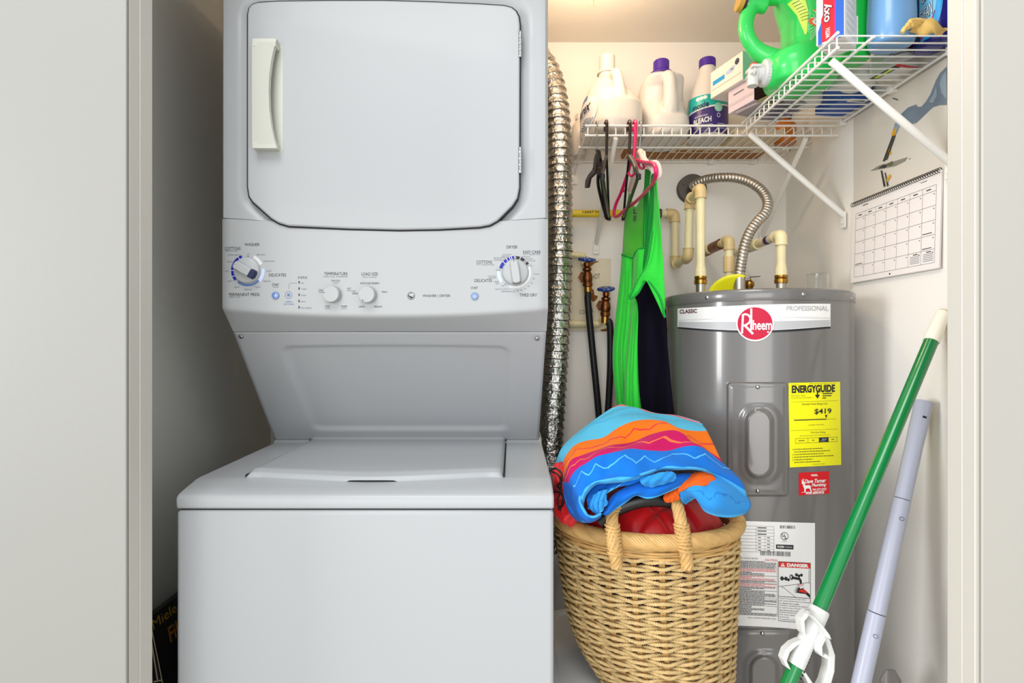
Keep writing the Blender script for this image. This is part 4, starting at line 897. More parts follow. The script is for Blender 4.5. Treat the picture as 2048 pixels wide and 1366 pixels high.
# yellow lettered pipe on the wall
f = MB(); yp = thing('yellow_pipe', 'yellow printed pipe running along the back wall behind the hangers', 'pipe', (.3, YB-.045, pz))
f.tube([V((-.2, YB-.045, pz)), V((.470, YB-.045, pz))], .0118, 20); f.build('pipe', ['ypipe'], yp)
f = MB(); f.tube([V((.452, YB-.045, pz)), V((.462, YB-.045, pz)), V((.470, YB-.045, pz)), V((.486, YB-.045, pz))], [.0125, .0175, .0175, .016], 8); f.build('grey_nut', 'dsteel', yp)
f = MB(); f.text('12007', 1165, 421.5, 1188, 426.5, lambda x, y: V((P(x, y, YB-.0575).x, YB-.0572, P(x, y, YB-.0575).z)), bold=.02); f.text('3/4 IN', 1190, 421.5, 1206, 426, lambda x, y: V((P(x, y, YB-.0575).x, YB-.0572, P(x, y, YB-.0575).z)), bold=.02); f.build('lettering', 'ink', yp)
# junction box and conduit
jc = P(1383, 378, YB-.012); CD = thing('electrical_conduit', 'flexible grey metal conduit curling from round wall box to heater top', 'conduit', jc)
f = MB(); f.lathe([(.047, -.004), (.047, .006), (.045, .008), (.045, .020)], (jc.x, YB-.004, jc.z), (0, -1, 0), 40); f.lathe([(.046, 0), (.046, .0018), (.001, .0022)], (jc.x, YB-.024, jc.z), (0, -1, 0), 40)
f.lathe([(.012, 0), (.012, .006), (.009, .007), (.009, .02)], (jc.x-.012, YB-.026, jc.z-.012), V((.55, -.7, -.1)), 8)
for q in range(2): f.lathe([(.004, 0), (.003, .002), (.001, .0024)], (jc.x-.03+.06*q, YB-.026, jc.z+.012-.02*q), (0, -1, 0), 10)
f.build('wall_box', 'dsteel', CD)
ax_ = cr([P(1384, 374, 1.80), P(1395, 366, 1.775), P(1412, 359, 1.75), P(1440, 355.5, 1.71), P(1470, 356, 1.68), P(1498, 364, 1.65), P(1522, 380, 1.62), P(1535, 402, 1.59), P(1532, 424, 1.57), P(1516, 442, 1.56), P(1500, 464, 1.55), P(1489, 492, 1.54), P(1483, 522, 1.53), P(1478, 553, 1.52)], 40)
s = 0; rs = []
for i, p in enumerate(ax_):
    if i: s += (p-ax_[i-1]).length
    t = (s/.0105) % 1; rs.append(.0115+.0030*math.sin(PI*t)**.5)
f = MB(); f.tube(ax_, rs, 20); f.build('conduit', 'steel', CD, ang=50)
e = ax_[-1]; f = MB(); f.tube([e+V((0, 0, .006)), e+V((0, 0, -.012)), V((e.x, e.y, Z(.1235)))], [.0165, .0165, .0155], 20); f.lathe([(.018, 0), (.018, .006)], (e.x, e.y, Z(.127)), n=6); f.obox(e+V((.019, -.004, -.004)), (.006, 0, 0), (0, .005, 0), (0, 0, .008)); f.tube([e+V((.02, -.014, -.004)), e+V((.02, .012, -.004))], .003, 10); f.build('clamp_connector', 'steel', CD, bevel=.0008)
# yellow tag and relief valve lever
f = MB(); tcx = P(1463, 590, 1.535)
f.grid(lambda u, v: V((tcx.x+.066*v*math.cos(PI*(1.0-.62*u))*1.0, tcx.y+.02*v*math.cos(PI*u)-.015*v, tcx.z+.060*v*math.sin(PI*(1.0-.62*u))-.006)), 24, 6)
tag(f.build('warning_tag', 'yellow', solid=.0008), 'curved yellow paper tag on top of the water heater', 'tag')
RV = thing('relief_valve', 'small brass relief valve with a steel lever on the heater top', 'valve', (cx_+.035, 1.56, Z(.1235)))
f = MB(); f.lathe([(.011, 0), (.011, .03), (.014, .034), (.014, .045), (.006, .05), (.006, .055)], (cx_+.045, 1.57, Z(.1235)), n=20); f.build('body', 'brass', RV)
f = MB(); f.obox((cx_+.055, 1.57, Z(.183)), (.020, 0, .0015), (0, .006, 0), (0, 0, .0009)); f.build('lever', 'dsteel', RV)
# clear cup
f = MB(); cc = P(1634, 575, 1.47); f.lathe([(.0285, 0), (.0285, .002), (.027, .05), (.0245, .056), (.001, .0565), (.001, .0555), (.024, .055), (.0262, .05), (.0276, .002)], (cc.x, 1.47, Z(.124)), n=36, cap=False)
tag(f.build('clear_cup', 'glass'), 'clear plastic cup upside down on the water heater', 'cup')

# ------------------------------------------------------------------ valve plate, valves, hoses
WP = thing('valve_plate', 'cream wall plate with handwritten hot and cold above the hoses', 'plate', (.20, YB, Z(.03)))
f = MB(); a = P(1120, 517, YB-.006); b = P(1222, 662, YB-.006); f.box((a.x, YB-.006, b.z), (b.x, YB-.0002, a.z)); f.build('plate', mat('cream_plate', (226, 216, 190), .6, var=.04, scale=20), WP, bevel=.001)
wm = lambda d: (lambda x, y: P(x, y, YB-.006-d))
f = MB(); f.text('HOT', 1184, 548, 1200, 558, wm(.0004), -.12); f.text('CO', 1159, 620, 1170, 628, wm(.0004)); f.text('L', 1184, 618, 1188, 624, wm(.0004)); f.build('handwriting', 'ink', WP)
f = MB()
for pts in (((1166, 520), (1176, 521), (1190, 522), (1199, 523), (1190, 526), (1184, 531), (1178, 536), (1168, 534)), ((1183, 578), (1187, 579), (1189, 590), (1196, 592), (1194, 598), (1187, 604), (1182, 600)), ((1199, 660), (1212, 657), (1222, 656), (1222, 661), (1205, 663))): f.poly([wm(.0006)(*p) for p in pts])
f.build('rust_stain', 'rust', WP)
f = MB(); a = P(1138, 648, YB-.02); f.tube([V((a.x-.05, YB-.02, a.z)), V((P(1196, 0, YB-.02).x, YB-.02, a.z)), P(1205, 642, YB-.035)], .0118, 14); f.build('lower_stub', 'cpvc', WP); f = MB(); f.tube([V((a.x-.02, YB-.02, P(0, 510, YB).z)), P(1168, 512, YB-.02), P(1168, 530, YB-.03)], .0105, 14); f.build('upper_stub', 'cpvc', WP)
def valve(lab, hl, x, y, Y, tip, grp):
    c = P(x, y, Y); t = thing('hose_valve', lab, 'valve', c, grp); dx = tip
    f = MB(); f.lathe([(.006, .014), (.0105, .012), (.0105, .001), (.008, -.001), (.0145, -.006), (.0145, -.012), (.0105, -.016), (.0135, -.022), (.016, -.032), (.0165, -.040), (.0135, -.05), (.0155, -.053), (.0155, -.062), (.0125, -.064), (.0125, -.082)][::-1], c, (-.08*dx, -.06, 1), 20)
    f.tube([c+V((0, .0, -.032)), V((c.x, YB-.006, c.z-.025))], .0125, 14); f.lathe([(.019, 0), (.019, .006)], (c.x, YB-.006, c.z-.025), (0, -1, 0), 6)
    f.build('body', 'bronze', t)
    f = MB(); f.lathe([(.0128, -.086), (.0128, -.066)], c, (-.08*dx, -.06, 1), 18); f.build('brass_coupling', 'brass', t)
    hc = c+V((0, 0, .022)); ax = V((.12*dx, -.24, 1)).normalized(); u = V((1, 0, 0)); u = (u-ax*u.dot(ax)).normalized(); v = ax.cross(u)
    f = MB(); ring = [hc+u*(r_*math.cos(g))+v*(r_*math.sin(g)) for g, r_ in [(2*PI*k/48, .021+.0022*math.cos(6*2*PI*k/48)) for k in range(48)]]
    f.tube(ring, .0058, 10, closed=True)
    for q in range(3): g = PI*q/3; f.tube([hc+(u*math.cos(g)+v*math.sin(g))*.02, hc-(u*math.cos(g)+v*math.sin(g))*.02], .0032, 8)
    f.lathe([(.008, -.004), (.008, .004)], hc, ax, 14); f.tube([c, hc], .004, 8); f.build('hand_wheel', 'valve', t)
    f = MB(); f.lathe([(.004, .004), (.004, .009), (.001, .010)], hc, ax, 6); f.build('wheel_nut', 'steel', t)
    return c
c1 = valve('upper hose valve with blue wheel, under the hot mark', 'h', 1174, 533, 1.762, .6, 'hose valves'); c2 = valve('lower hose valve with blue wheel, right of the upper one', 'c', 1212, 592, 1.755, -.4, 'hose valves')
f = MB(); f.tube(cr([c1+V((.004, .002, -.083)), P(1176, 605, 1.76), P(1184, 690, 1.77), P(1193, 780, 1.78), P(1199, 850, 1.79), P(1206, 960, 1.8), P(1190, 1150, 1.78), P(1150, 1300, 1.7)], 10), .0108, 14); tag(f.build('water_hose', 'blk'), 'black rubber hose hanging from the upper hot valve', 'hose', 'washer hoses')
f = MB(); f.tube(cr([c2+V((.004, .003, -.082)), P(1220, 650, 1.755), P(1221, 720, 1.765), P(1218, 790, 1.78), P(1214, 860, 1.79), P(1212, 960, 1.8), P(1200, 1150, 1.79), P(1160, 1320, 1.72)], 10), .0108, 14); tag(f.build('water_hose', 'blk'), 'black rubber hose hanging from the lower cold valve', 'hose', 'washer hoses')

# ------------------------------------------------------------------ hangers on the shelf lip
ZR = ZS+.0035
def hook(f, x, yz, r=.0017, rad=.012, mi=0, neck=None, drop=.05):   # hook over the front rod, neck end at neck
    top = V((x, 1.548, ZR)); neck = V(neck)
    pts = [top+V((0, rad*1.3, -.010)), top+V((0, rad*1.25, .002)), top+V((0, rad*.8, .0095)), top+V((0, 0, .0125)), top+V((0, -rad*.85, .0085)), top+V((0, -rad*1.25, -.002)), top+V((0, -rad*1.1, -.025)), (top+neck)*.5+V((0, -.010, 0)), neck]
    f.tube(cr(pts, 6), r, 8, mi=mi)
G = 'hangers on the shelf lip'
# black trouser hanger with clips
n1 = P(1193, 300, 1.54); HA = thing('trouser_hanger', 'black trouser hanger with steel hook, leftmost on the shelf lip', 'hanger', n1, G)
f = MB(); hook(f, P(1193, 0, 1.548).x, 0, .0018, neck=n1); f.build('hook', 'chrome', HA)
f = MB(); a = P(1190, 352, 1.42); b = P(1213, 437, 1.70)
f.prism([P(*q, 1.50) for q in ((1191, 298), (1195, 298), (1199, 322), (1203, 345), (1205, 352), (1196, 350), (1190, 345), (1192, 325))], (.010, .010, 0))
f.tube(cr([P(1199, 335, 1.50), P(1196, 365, 1.56), P(1203, 400, 1.63), b], 8), .0060, 10, flat=.8); f.tube(cr([P(1201, 340, 1.50), P(1204, 370, 1.56), P(1209, 405, 1.63), b], 8), .0045, 10)
f.build('frame', 'black', HA, bevel=.0015)
f = MB()
for Y_, o in ((1.40, 0), (1.412, .007)): f.prism([P(x+o*300, y, Y_) for x, y in ((1190, 307), (1193, 312), (1192, 337), (1189, 347), (1179, 356), (1175, 375), (1169, 376), (1170, 361), (1176, 349), (1185, 338), (1187, 318))], (.004, .003, 0))
f.tube([P(1186, 338, 1.40), P(1200, 338, 1.42)], .003, 8); f.build('clip', 'brown', HA, bevel=.001)
f = MB(); 
for o in (0, 4): f.prism([P(x+o, y, 1.46) for x, y in ((1203, 322), (1207, 320), (1207, 332), (1203, 345), (1199, 348), (1201, 336))], (.003, .003, 0))
f.build('clip', 'brown', HA, bevel=.001)
def flat_hanger(lab, xh, hl, near, far, m, name='trouser_hanger'):
    t = thing(name, lab, 'hanger', P(xh, 300, 1.545), G); nk = P(hl[0], hl[1], 1.545)
    f = MB(); hook(f, P(xh, 0, 1.548).x, 0, .0042, .0125, neck=nk); f.build('hook', 'brown', t)
    near = P(*near); far = P(*far); f = MB()
    f.tube(cr([nk, nk+(near-nk)*.5+V((0, 0, .008)), near], 8), .0052, 10, flat=.7); f.tube(cr([nk, nk+(far-nk)*.5+V((0, 0, .008)), far], 8), .0052, 10, flat=.7)
    f.tube([near, near+(far-near)*.5+V((0, 0, -.002)), far], .0042, 10); f.tube([near+V((0, 0, .004)), near+V((0, 0, -.008))], .006, 10); f.tube([far+V((0, 0, .004)), far+V((0, 0, -.008))], .006, 10)
    f.build('frame', m, t)
    return t, near, far
t, nr, fr_ = flat_hanger('brown black hanger with a plastic hook, second from left', 1212, (1213, 312), (1205, 352, 1.30), (1218, 436, 1.70), 'black')
t, nr, fr_ = flat_hanger('dark brown hanger with a clip, crossing the pink hanger', 1258, (1258, 316), (1277, 352, 1.30), (1247, 436, 1.69), 'black')
f = MB(); q = P(1266, 330, 1.36); f.tube(cr([P(1257, 313, 1.40), P(1266, 327, 1.38), P(1271, 342, 1.36), P(1276, 349, 1.34)], 6), .0055, 10, flat=.6); f.tube(cr([P(1261, 311, 1.40), P(1270, 326, 1.38), P(1274, 344, 1.36)], 6), .004, 8); f.build('clip', 'dsteel', t)
# magenta hanger
nk = P(1268, 318, 1.545); t = thing('childs_hanger', 'magenta pink plastic hanger, turned broadside on the shelf lip', 'hanger', nk, G)
f = MB(); hook(f, P(1269, 0, 1.548).x, 0, .0046, .0130, neck=nk); f.build('hook', 'pink', t)
f = MB(); f.tube(cr([P(1262, 326, 1.56), P(1270, 321, 1.53), P(1290, 325, 1.40), P(1305, 327, 1.32), P(1312, 340, 1.29), P(1309, 360, 1.32), P(1297, 378, 1.40), P(1275, 400, 1.52), P(1250, 420, 1.62), P(1233, 434, 1.69), P(1228, 426, 1.71), P(1232, 408, 1.70), P(1241, 388, 1.67), P(1250, 363, 1.63), P(1257, 342, 1.59)], 8, closed=True), .0048, 10, closed=True)
f.tube(cr([P(1276, 322, 1.49), P(1279, 334, 1.48), P(1284, 337, 1.46), P(1288, 335, 1.44), P(1287, 327, 1.43)], 6), .0036, 8); f.tube(cr([P(1256, 345, 1.58), P(1262, 352, 1.56), P(1270, 347, 1.53), P(1273, 338, 1.51)], 6), .0036, 8); f.tube([P(1241, 381, 1.67), P(1247, 383, 1.665), P(1246, 371, 1.65)], .0038, 8)
f.build('frame', 'pink', t)
# pale hanger carrying the garment
nk = P(1279, 302, 1.545); t = thing('padded_hanger', 'pale pink satin hanger carrying the green athletic top', 'hanger', nk, G)
f = MB(); hook(f, P(1280, 0, 1.548).x, 0, .0016, neck=nk); f.build('hook', 'chrome', t)
f = MB(); f.tube(cr([P(1260, 380, 1.72), P(1270, 345, 1.64), nk+V((0, 0, -.003)), P(1290, 322, 1.45), P(1308, 340, 1.33)], 8), [.006, .008, .010, .008, .006]+[.006]*0 if 0 else .0085, 12); f.build('padded_arms', 'hng', t)
f = MB(); f.tube(cr([P(1284, 308, 1.50), P(1288, 304, 1.48), P(1290, 318, 1.46), P(1290, 331, 1.45)], 6), .0035, 8); f.tube(cr([P(1296, 326, 1.37), P(1312, 324, 1.34), P(1319, 334, 1.33), P(1320, 350, 1.33), P(1314, 357, 1.34), P(1309, 345, 1.35)], 6), .0045, 8); f.build('ribbon', 'hng', t)

# ------------------------------------------------------------------ green and black garment
GT = thing('athletic_top', 'neon green and black athletic garment hanging beside the water heater', 'clothing', P(1290, 340, 1.5))
def sheet(cols, nu, nv, fold=0, k=3, ph=0):
    cols = [cr([P(*p) for p in c], 12) for c in cols]
    def fn(u, v):
        pts = []
        for c in cols:
            q = v*(len(c)-1); i = min(int(q), len(c)-2); pts.append(c[i].lerp(c[i+1], q-i))
        m = len(pts)-1; q = u*m; i = min(int(q), m-1); t = q-i
        p1, p2 = pts[i], pts[i+1]; p0 = pts[i-1] if i else p1*2-p2; p3 = pts[i+2] if i < m-1 else p2*2-p1
        p = .5*((2*p1)+(p2-p0)*t+(2*p0-5*p1+4*p2-p3)*t*t+(3*p1-p0-3*p2+p3)*t**3)
        return p+V((0, fold*math.sin(k*2*PI*u+ph+2*v)*min(1, 4*v), 0))
    return fn
def gs(f, cols, nu, nv, *a): f.grid(sheet(cols, nu, nv, *a), nu, nv)
def seg4(a, b, Y0, Y1): return [(a[0]+(b[0]-a[0])*t, a[1]+(b[1]-a[1])*t, Y0+(Y1-Y0)*t) for t in (0, .33, .66, 1)]
# inner back of the top
f = MB(); gs(f, [[(1258, 383, 1.71), (1250, 440, 1.68), (1247, 480, 1.66), (1243, 560, 1.64)], [(1272, 414, 1.64), (1268, 450, 1.62), (1265, 480, 1.61), (1262, 560, 1.58)], [(1291, 368, 1.56), (1291, 430, 1.56), (1290, 480, 1.56), (1285, 560, 1.54)], [(1297, 345, 1.50), (1298, 420, 1.50), (1298, 480, 1.50), (1294, 560, 1.50)]], 24, 40, .002); f.build('back_panel', 'gcl2', GT, solid=.002)
f = MB(); f.text('L', 1267, 418, 1273, 428, lambda x, y: P(x, y, 1.595), bold=.04)
for q in range(6): f.quad(1266, 431+2*q, 1273-q*.3, 432.2+2*q, lambda x, y: P(x, y, 1.595))
f.build('size_mark', 'ink', GT)
# left front
f = MB(); gs(f, [[(1244, 509, 1.60), (1240, 560, 1.595), (1231, 640, 1.58), (1226, 700, 1.57), (1228, 760, 1.56), (1238, 840, 1.55)], [(1252, 511, 1.575), (1252, 570, 1.565), (1247, 640, 1.55), (1242, 700, 1.54), (1244, 760, 1.53), (1252, 840, 1.53)], [(1264, 514, 1.565), (1265, 560, 1.57), (1263, 640, 1.555), (1256, 720, 1.54), (1256, 780, 1.54), (1262, 840, 1.53)]], 20, 60, .003); f.build('left_front_panel', 'gcloth', GT, solid=.002)
# right front with the rib
f = MB(); gs(f, [[(1268, 512, 1.52), (1264, 590, 1.51), (1256, 680, 1.50), (1250, 760, 1.49), (1250, 850, 1.48)], [(1277, 499, 1.49), (1274, 580, 1.48), (1266, 680, 1.475), (1262, 760, 1.47), (1264, 850, 1.47)], [(1292, 494, 1.48), (1288, 560, 1.48), (1279, 640, 1.48), (1279, 740, 1.48), (1288, 850, 1.48)]], 20, 60, .003); f.build('front_panel', 'gcloth', GT, solid=.002)
f = MB(); f.tube(cr([P(1244, 509, 1.597), P(1253, 512, 1.572), P(1266, 516, 1.56)], 6), .003, 8); f.tube(cr([P(1268, 512, 1.518), P(1273, 503, 1.50), P(1282, 497, 1.485), P(1292, 494, 1.478)], 6), .003, 8); f.build('hem_seam', 'gcl3', GT)
# straps
f = MB(); gs(f, [[(1291, 338, 1.44), (1289, 380, 1.47), (1288, 440, 1.49), (1287, 500, 1.49)], [(1301, 340, 1.40), (1297, 390, 1.45), (1296, 440, 1.48), (1296, 500, 1.485)]], 8, 30, .001); f.build('strap', 'gcl3', GT, solid=.003)
f = MB(); gs(f, [[(1303, 352, 1.37), (1298, 420, 1.40), (1294, 470, 1.42), (1288, 520, 1.43), (1286, 560, 1.43)], [(1308, 345, 1.34), (1309, 400, 1.37), (1306, 450, 1.39), (1300, 500, 1.40), (1294, 548, 1.41)]], 8, 30, .001); f.build('strap', 'gcl3', GT, solid=.003)
# outer side panel and its edge
f = MB(); gs(f, [[(1306, 345, 1.35), (1309, 400, 1.36), (1305, 460, 1.37), (1292, 530, 1.38), (1268, 575, 1.40), (1258, 591, 1.41), (1260, 597, 1.41), (1275, 588, 1.40), (1289, 566, 1.39)], [(1309, 350, 1.345), (1314, 420, 1.35), (1312, 470, 1.36), (1305, 520, 1.365), (1294, 545, 1.37), (1290, 556, 1.375), (1291, 560, 1.375), (1293, 562, 1.375), (1295, 564, 1.375)], [(1312, 352, 1.34), (1319, 430, 1.34), (1323, 480, 1.345), (1327, 530, 1.35), (1329, 570, 1.355), (1330, 600, 1.36), (1330, 620, 1.36), (1330, 633, 1.36), (1329, 636, 1.362)]], 24, 60, .001); f.build('side_panel', 'gcloth', GT, solid=.0025)
f = MB(); f.tube(cr([P(1304, 462, 1.365), P(1292, 530, 1.375), P(1270, 574, 1.395), P(1259, 592, 1.405), P(1262, 597, 1.405), P(1276, 586, 1.395), P(1290, 562, 1.38), P(1297, 562, 1.372), P(1310, 578, 1.365), P(1322, 600, 1.358), P(1330, 635, 1.356)], 8), .0028, 8); f.build('piping', 'gcl3', GT)
f = MB(); gs(f, [[(1262, 585, 1.455), (1276, 612, 1.46), (1277, 700, 1.46), (1280, 780, 1.46), (1290, 850, 1.46)], [(1290, 558, 1.43), (1296, 620, 1.44), (1295, 700, 1.43), (1300, 780, 1.44), (1310, 850, 1.44)], [(1312, 575, 1.40), (1318, 640, 1.40), (1320, 700, 1.41), (1328, 780, 1.40), (1332, 850, 1.40)], [(1332, 620, 1.39), (1334, 660, 1.39), (1338, 720, 1.38), (1345, 790, 1.38), (1352, 850, 1.38)]], 36, 60, .005, 2); f.build('black_side', 'kcloth', GT, solid=.003)

# ------------------------------------------------------------------ calendar on the right wall
def Wm(d):
    X = XR-d
    return lambda x, y: V((X, X*F/(x-1024), ZC-(y-683)/F*(X*F/(x-1024))))
CA = thing('wall_calendar', 'spiral bound wall calendar with a heron photo on the right wall', 'calendar', Wm(.001)(1800, 545))
f = MB(); w0 = Wm(.0012)
c00, c01 = w0(1711, 409), w0(1707, 567); ya, yb = c01.y, w0(1887, 539).y
za, zt_, zb_ = c00.z, c00.z, c01.z; ztop = zt_+.235
def cm(d): return lambda u, v: V((XR-d-.006*max(0, v)*(1 if v > 0 else 0), ya+(yb-ya)*u, zt_-(zt_-zb_)*v if v >= 0 else zt_-(ztop-zt_)*v))
f.grid(lambda u, v: cm(.0016)(u, v), 4, 4); f.grid(lambda u, v: cm(.003)(u-.004, v*.995-.002), 4, 4); f.build('month_page', 'paper', CA)
f = MB(); f.grid(lambda u, v: cm(.0012)(u*1.03, -v), 4, 4); f.build('picture_page', 'photo', CA)
f = MB(); g = cm(.0045)
for i in range(44):
    c = g(.012+.976*i/43, 0); f.tube([c+V((.002+.0042*math.cos(a)-.003, .0006*a, .0052*math.sin(a))) for a in [2*PI*k/10 for k in range(11)]], .0008, 5)
f.build('spiral', 'black', CA)
f = MB(); m = cm(.0036)
def cl(a, b, w_, mi=0):
    A_, B_ = m(*a), m(*b); d = (B_-A_).normalized(); nn = d.cross(V((1, 0, 0)))*w_/2; f.add([A_-nn, B_-nn, B_+nn, A_+nn], [(0, 1, 2, 3)], mi)
for i in range(8): cl((.05+.90*i/7, .13), (.05+.90*i/7, .93), .0006)
for i in range(7): cl((.05, (.13, .19, .34, .49, .64, .79, .93)[i]), (.95, (.13, .19, .34, .49, .64, .79, .93)[i]), .0007)
for i in range(7): cl((.085+.9*i/7, .16), (.13+.9*i/7, .16), .0024, 1)
cl((.14, .055), (.21, .055), .002, 1); cl((.80, .055), (.86, .055), .0016); cl((.49, .966), (.505, .966), .004, 1)
for i in range(5):
    for j in range(7): cl((.155+.9*j/7, .20+.15*i+.02), (.165+.9*j/7, .20+.15*i+.02), .0022)
for a in ((.83, .615), (.83, .77), (.06, .77)): cl(a, (a[0]+.09, a[1]), .0016, 1)
for j in (5, 6):
    cl((.10+.9*j/7, .81), (.145+.9*j/7, .81), .002, 1)
    for i in range(5): cl((.07+.9*j/7, .83+.018*i), (.165+.9*j/7, .83+.018*i), .001)
f.build('printed_grid', ['greyink', 'dk'], CA)
f = MB(); pq = Wm(.0022)
def bp(pts, mi, d=.0022): q = Wm(d); f.poly([q(*p) for p in pts], mi)
bp([(1893, 133), (1880, 146), (1872, 160), (1861, 188), (1852, 203), (1843, 213), (1835, 214), (1832, 209), (1816, 215), (1804, 226), (1796, 238), (1788, 251), (1793, 256), (1803, 246), (1812, 244), (1821, 249), (1832, 246), (1843, 236), (1856, 223), (1866, 214), (1880, 210), (1893, 210)], 0)
bp([(1893, 140), (1884, 152), (1879, 168), (1883, 186), (1893, 198)], 1, .0026)
bp([(1858, 204), (1866, 190), (1872, 172), (1874, 190), (1866, 206)], 1, .0026)
bp([(1795, 243), (1801, 244), (1795, 262), (1787, 275), (1783, 271), (1787, 255)], 1, .0026)
bp([(1789, 257), (1793, 258), (1790, 270), (1783, 277), (1783, 268)], 2, .0028)
bp([(1784, 272), (1788, 271), (1770, 322), (1765, 323)], 3, .003); bp([(1789, 270), (1791, 271), (1774, 320), (1772, 320)], 3, .003); bp([(1776, 300), (1779, 298), (1783, 308), (1778, 309)], 2, .003)
bp([(1740, 342), (1758, 331), (1790, 322), (1815, 314), (1810, 322), (1790, 332), (1762, 338)], 4, .0024); bp([(1756, 337), (1766, 329), (1776, 330), (1770, 336)], 3, .003); bp([(1774, 328), (1784, 322), (1787, 328), (1779, 333)], 5, .003)
bp([(1761, 341), (1764, 341), (1771, 372), (1767, 374)], 3, .003); bp([(1769, 345), (1771, 345), (1777, 371), (1774, 373)], 3, .003); bp([(1779, 348), (1782, 352), (1774, 365), (1773, 358)], 2, .0032)
bp([(1785, 195), (1796, 199), (1795, 201), (1785, 197)], 3, .003); bp([(1818, 317), (1822, 316), (1817, 319)], 3, .003)
f.build('heron_print', ['bird', 'bird2', 'beak', 'dk', 'rip', 'olive'], CA)

# ------------------------------------------------------------------ bin under the basket
BN = thing('storage_bin', 'pale grey plastic bin under the wicker basket beside the washer', 'bin', (.245, 1.25, 0))
f = MB(); x0, x1, y0, y1, zt = .084, .408, .99, 1.50, Z(-.722)
f.loft([[V(((x0+x1)/2+(a[0])*s, (y0+y1)/2+a[1]*s2, z)) for a in [((x1-x0)/2*math.copysign(abs(math.cos(g))**.3, math.cos(g)), (y1-y0)/2*math.copysign(abs(math.sin(g))**.3, math.sin(g))) for g in [2*PI*k/48 for k in range(48)]]] for z, s, s2 in ((.002, .90, .92), (zt-.05, .97, .98), (zt-.03, .97, .98))]); f.build('tub', 'bin', BN)
f = MB(); f.loft([[V(((x0+x1)/2+a[0]*s, (y0+y1)/2+a[1]*s2, z)) for a in [((x1-x0)/2*math.copysign(abs(math.cos(g))**.3, math.cos(g)), (y1-y0)/2*math.copysign(abs(math.sin(g))**.3, math.sin(g))) for g in [2*PI*k/48 for k in range(48)]]] for z, s, s2 in ((zt-.032, .985, .99), (zt-.030, 1, 1), (zt-.004, 1, 1), (zt, .98, .987), (zt, .90, .935), (zt-.006, .88, .925))]); f.build('lid', 'bin', BN)

# ------------------------------------------------------------------ wicker basket
KX, KY = .288, 1.205
KB = thing('wicker_basket', 'woven tan wicker laundry basket overflowing with a towel', 'basket', (.32, KY, Z(-.72)))
ZB0, ZB1 = Z(-.716), Z(-.385)
def ell(z):
    t = max(0, min(1, (ZB1-z)/(ZB1-ZB0))); q = t**1.5; q2 = .35*t+.65*t**4
    xl = .100+.092*q2; xr = .478-.012*t; return ((xl+xr)/2, KY, (xr-xl)/2, .168-.030*q)
def kp(g, z, d=0):
    cx, cy, rx, ry = ell(z); return V((cx+(rx+d)*math.cos(g), cy+(ry+d)*math.sin(g), z))
NS = 22
f = MB()
for k in range(NS):
    g = 2*PI*(k+.35)/NS
    for o in (-.012, .012): f.tube([kp(g+o, ZB0+(ZB1-ZB0)*j/14+.001, -.0015) for j in range(15)], .0036, 6)
f.build('stakes', 'wick3', KB)
f = MB(); nr_ = 23; NG = 330
for r_ in range(nr_):
    z0 = ZB0+.010+(ZB1-.028-ZB0-.010)*r_/(nr_-1)
    for pr_ in (0, 1):
        ph = PI*(r_+pr_)
        pts = []
        for i in range(NG):
            g = 2*PI*i/NG; s = math.sin(NS/2*(g-2*PI*.35/NS)+PI/2+ph)
            pts.append(kp(g, z0+(.0032 if pr_ else -.0032)*(1-s*s)+.0012*math.sin(5*g+r_), .0012+.0058*s))
        for st in range(3): f.strand(pts, .0021, .00215, round(NG/4.2), 2*PI*st/3, 5, closed=True)
f.build('woven_ropes', 'wicker', KB, ang=80)
f = MB()
for r_ in range(4):
    z0 = ZB1-.022+.0052*r_
    f.tube([kp(2*PI*i/160, z0+.0006*math.sin(9*2*PI*i/160+r_), .0035+.002*math.sin(11*2*PI*i/160*1+r_*PI)) for i in range(160)], .0029, 6, closed=True)
f.build('upper_canes', 'wick2', KB)
f = MB(); rim = [kp(2*PI*i/240, ZB1+.008, .002) for i in range(240)]
for st in range(13): f.strand(rim, .0120, .0042, 15, 2*PI*st/13, 6, closed=True)
f.build('braided_rim', 'wick2', KB)
def Kf(x, Y): return P(x, 0, Y).x
hx0, hx1 = Kf(1222, 1.05), Kf(1362, 1.045); hz = ZB1
hp = cr([V((hx0+.006, 1.030, hz-.034)), V((hx0+.002, 1.026, hz+.002)), P(1224, 1040, 1.045), P(1234, 1012, 1.062), P(1285, 984, 1.078), P(1334, 982, 1.072), P(1353, 1008, 1.055), P(1362, 1046, 1.036), V((hx1+.001, 1.026, hz+.002)), V((hx1+.007, 1.028, hz-.036))], 14)
f = MB()
for st in range(7): f.strand(hp, .0078, .0042, 4.5, 2*PI*st/7, 6)
f.build('handle', 'wick2', KB)
f = MB()
for a, b in ((hp[10], hp[26]), (hp[-29], hp[-13])):
    f = MB()
    for q in range(8): c = a+(b-a)*((q+.5)/8); f.tube([c+V((.0122*math.cos(g), .0122*math.sin(g), .0010*math.sin(2*g+q))) for g in [2*PI*k/20 for k in range(20)]], .0030, 6, closed=True)
    f.build('handle_binding', 'wick2', KB)
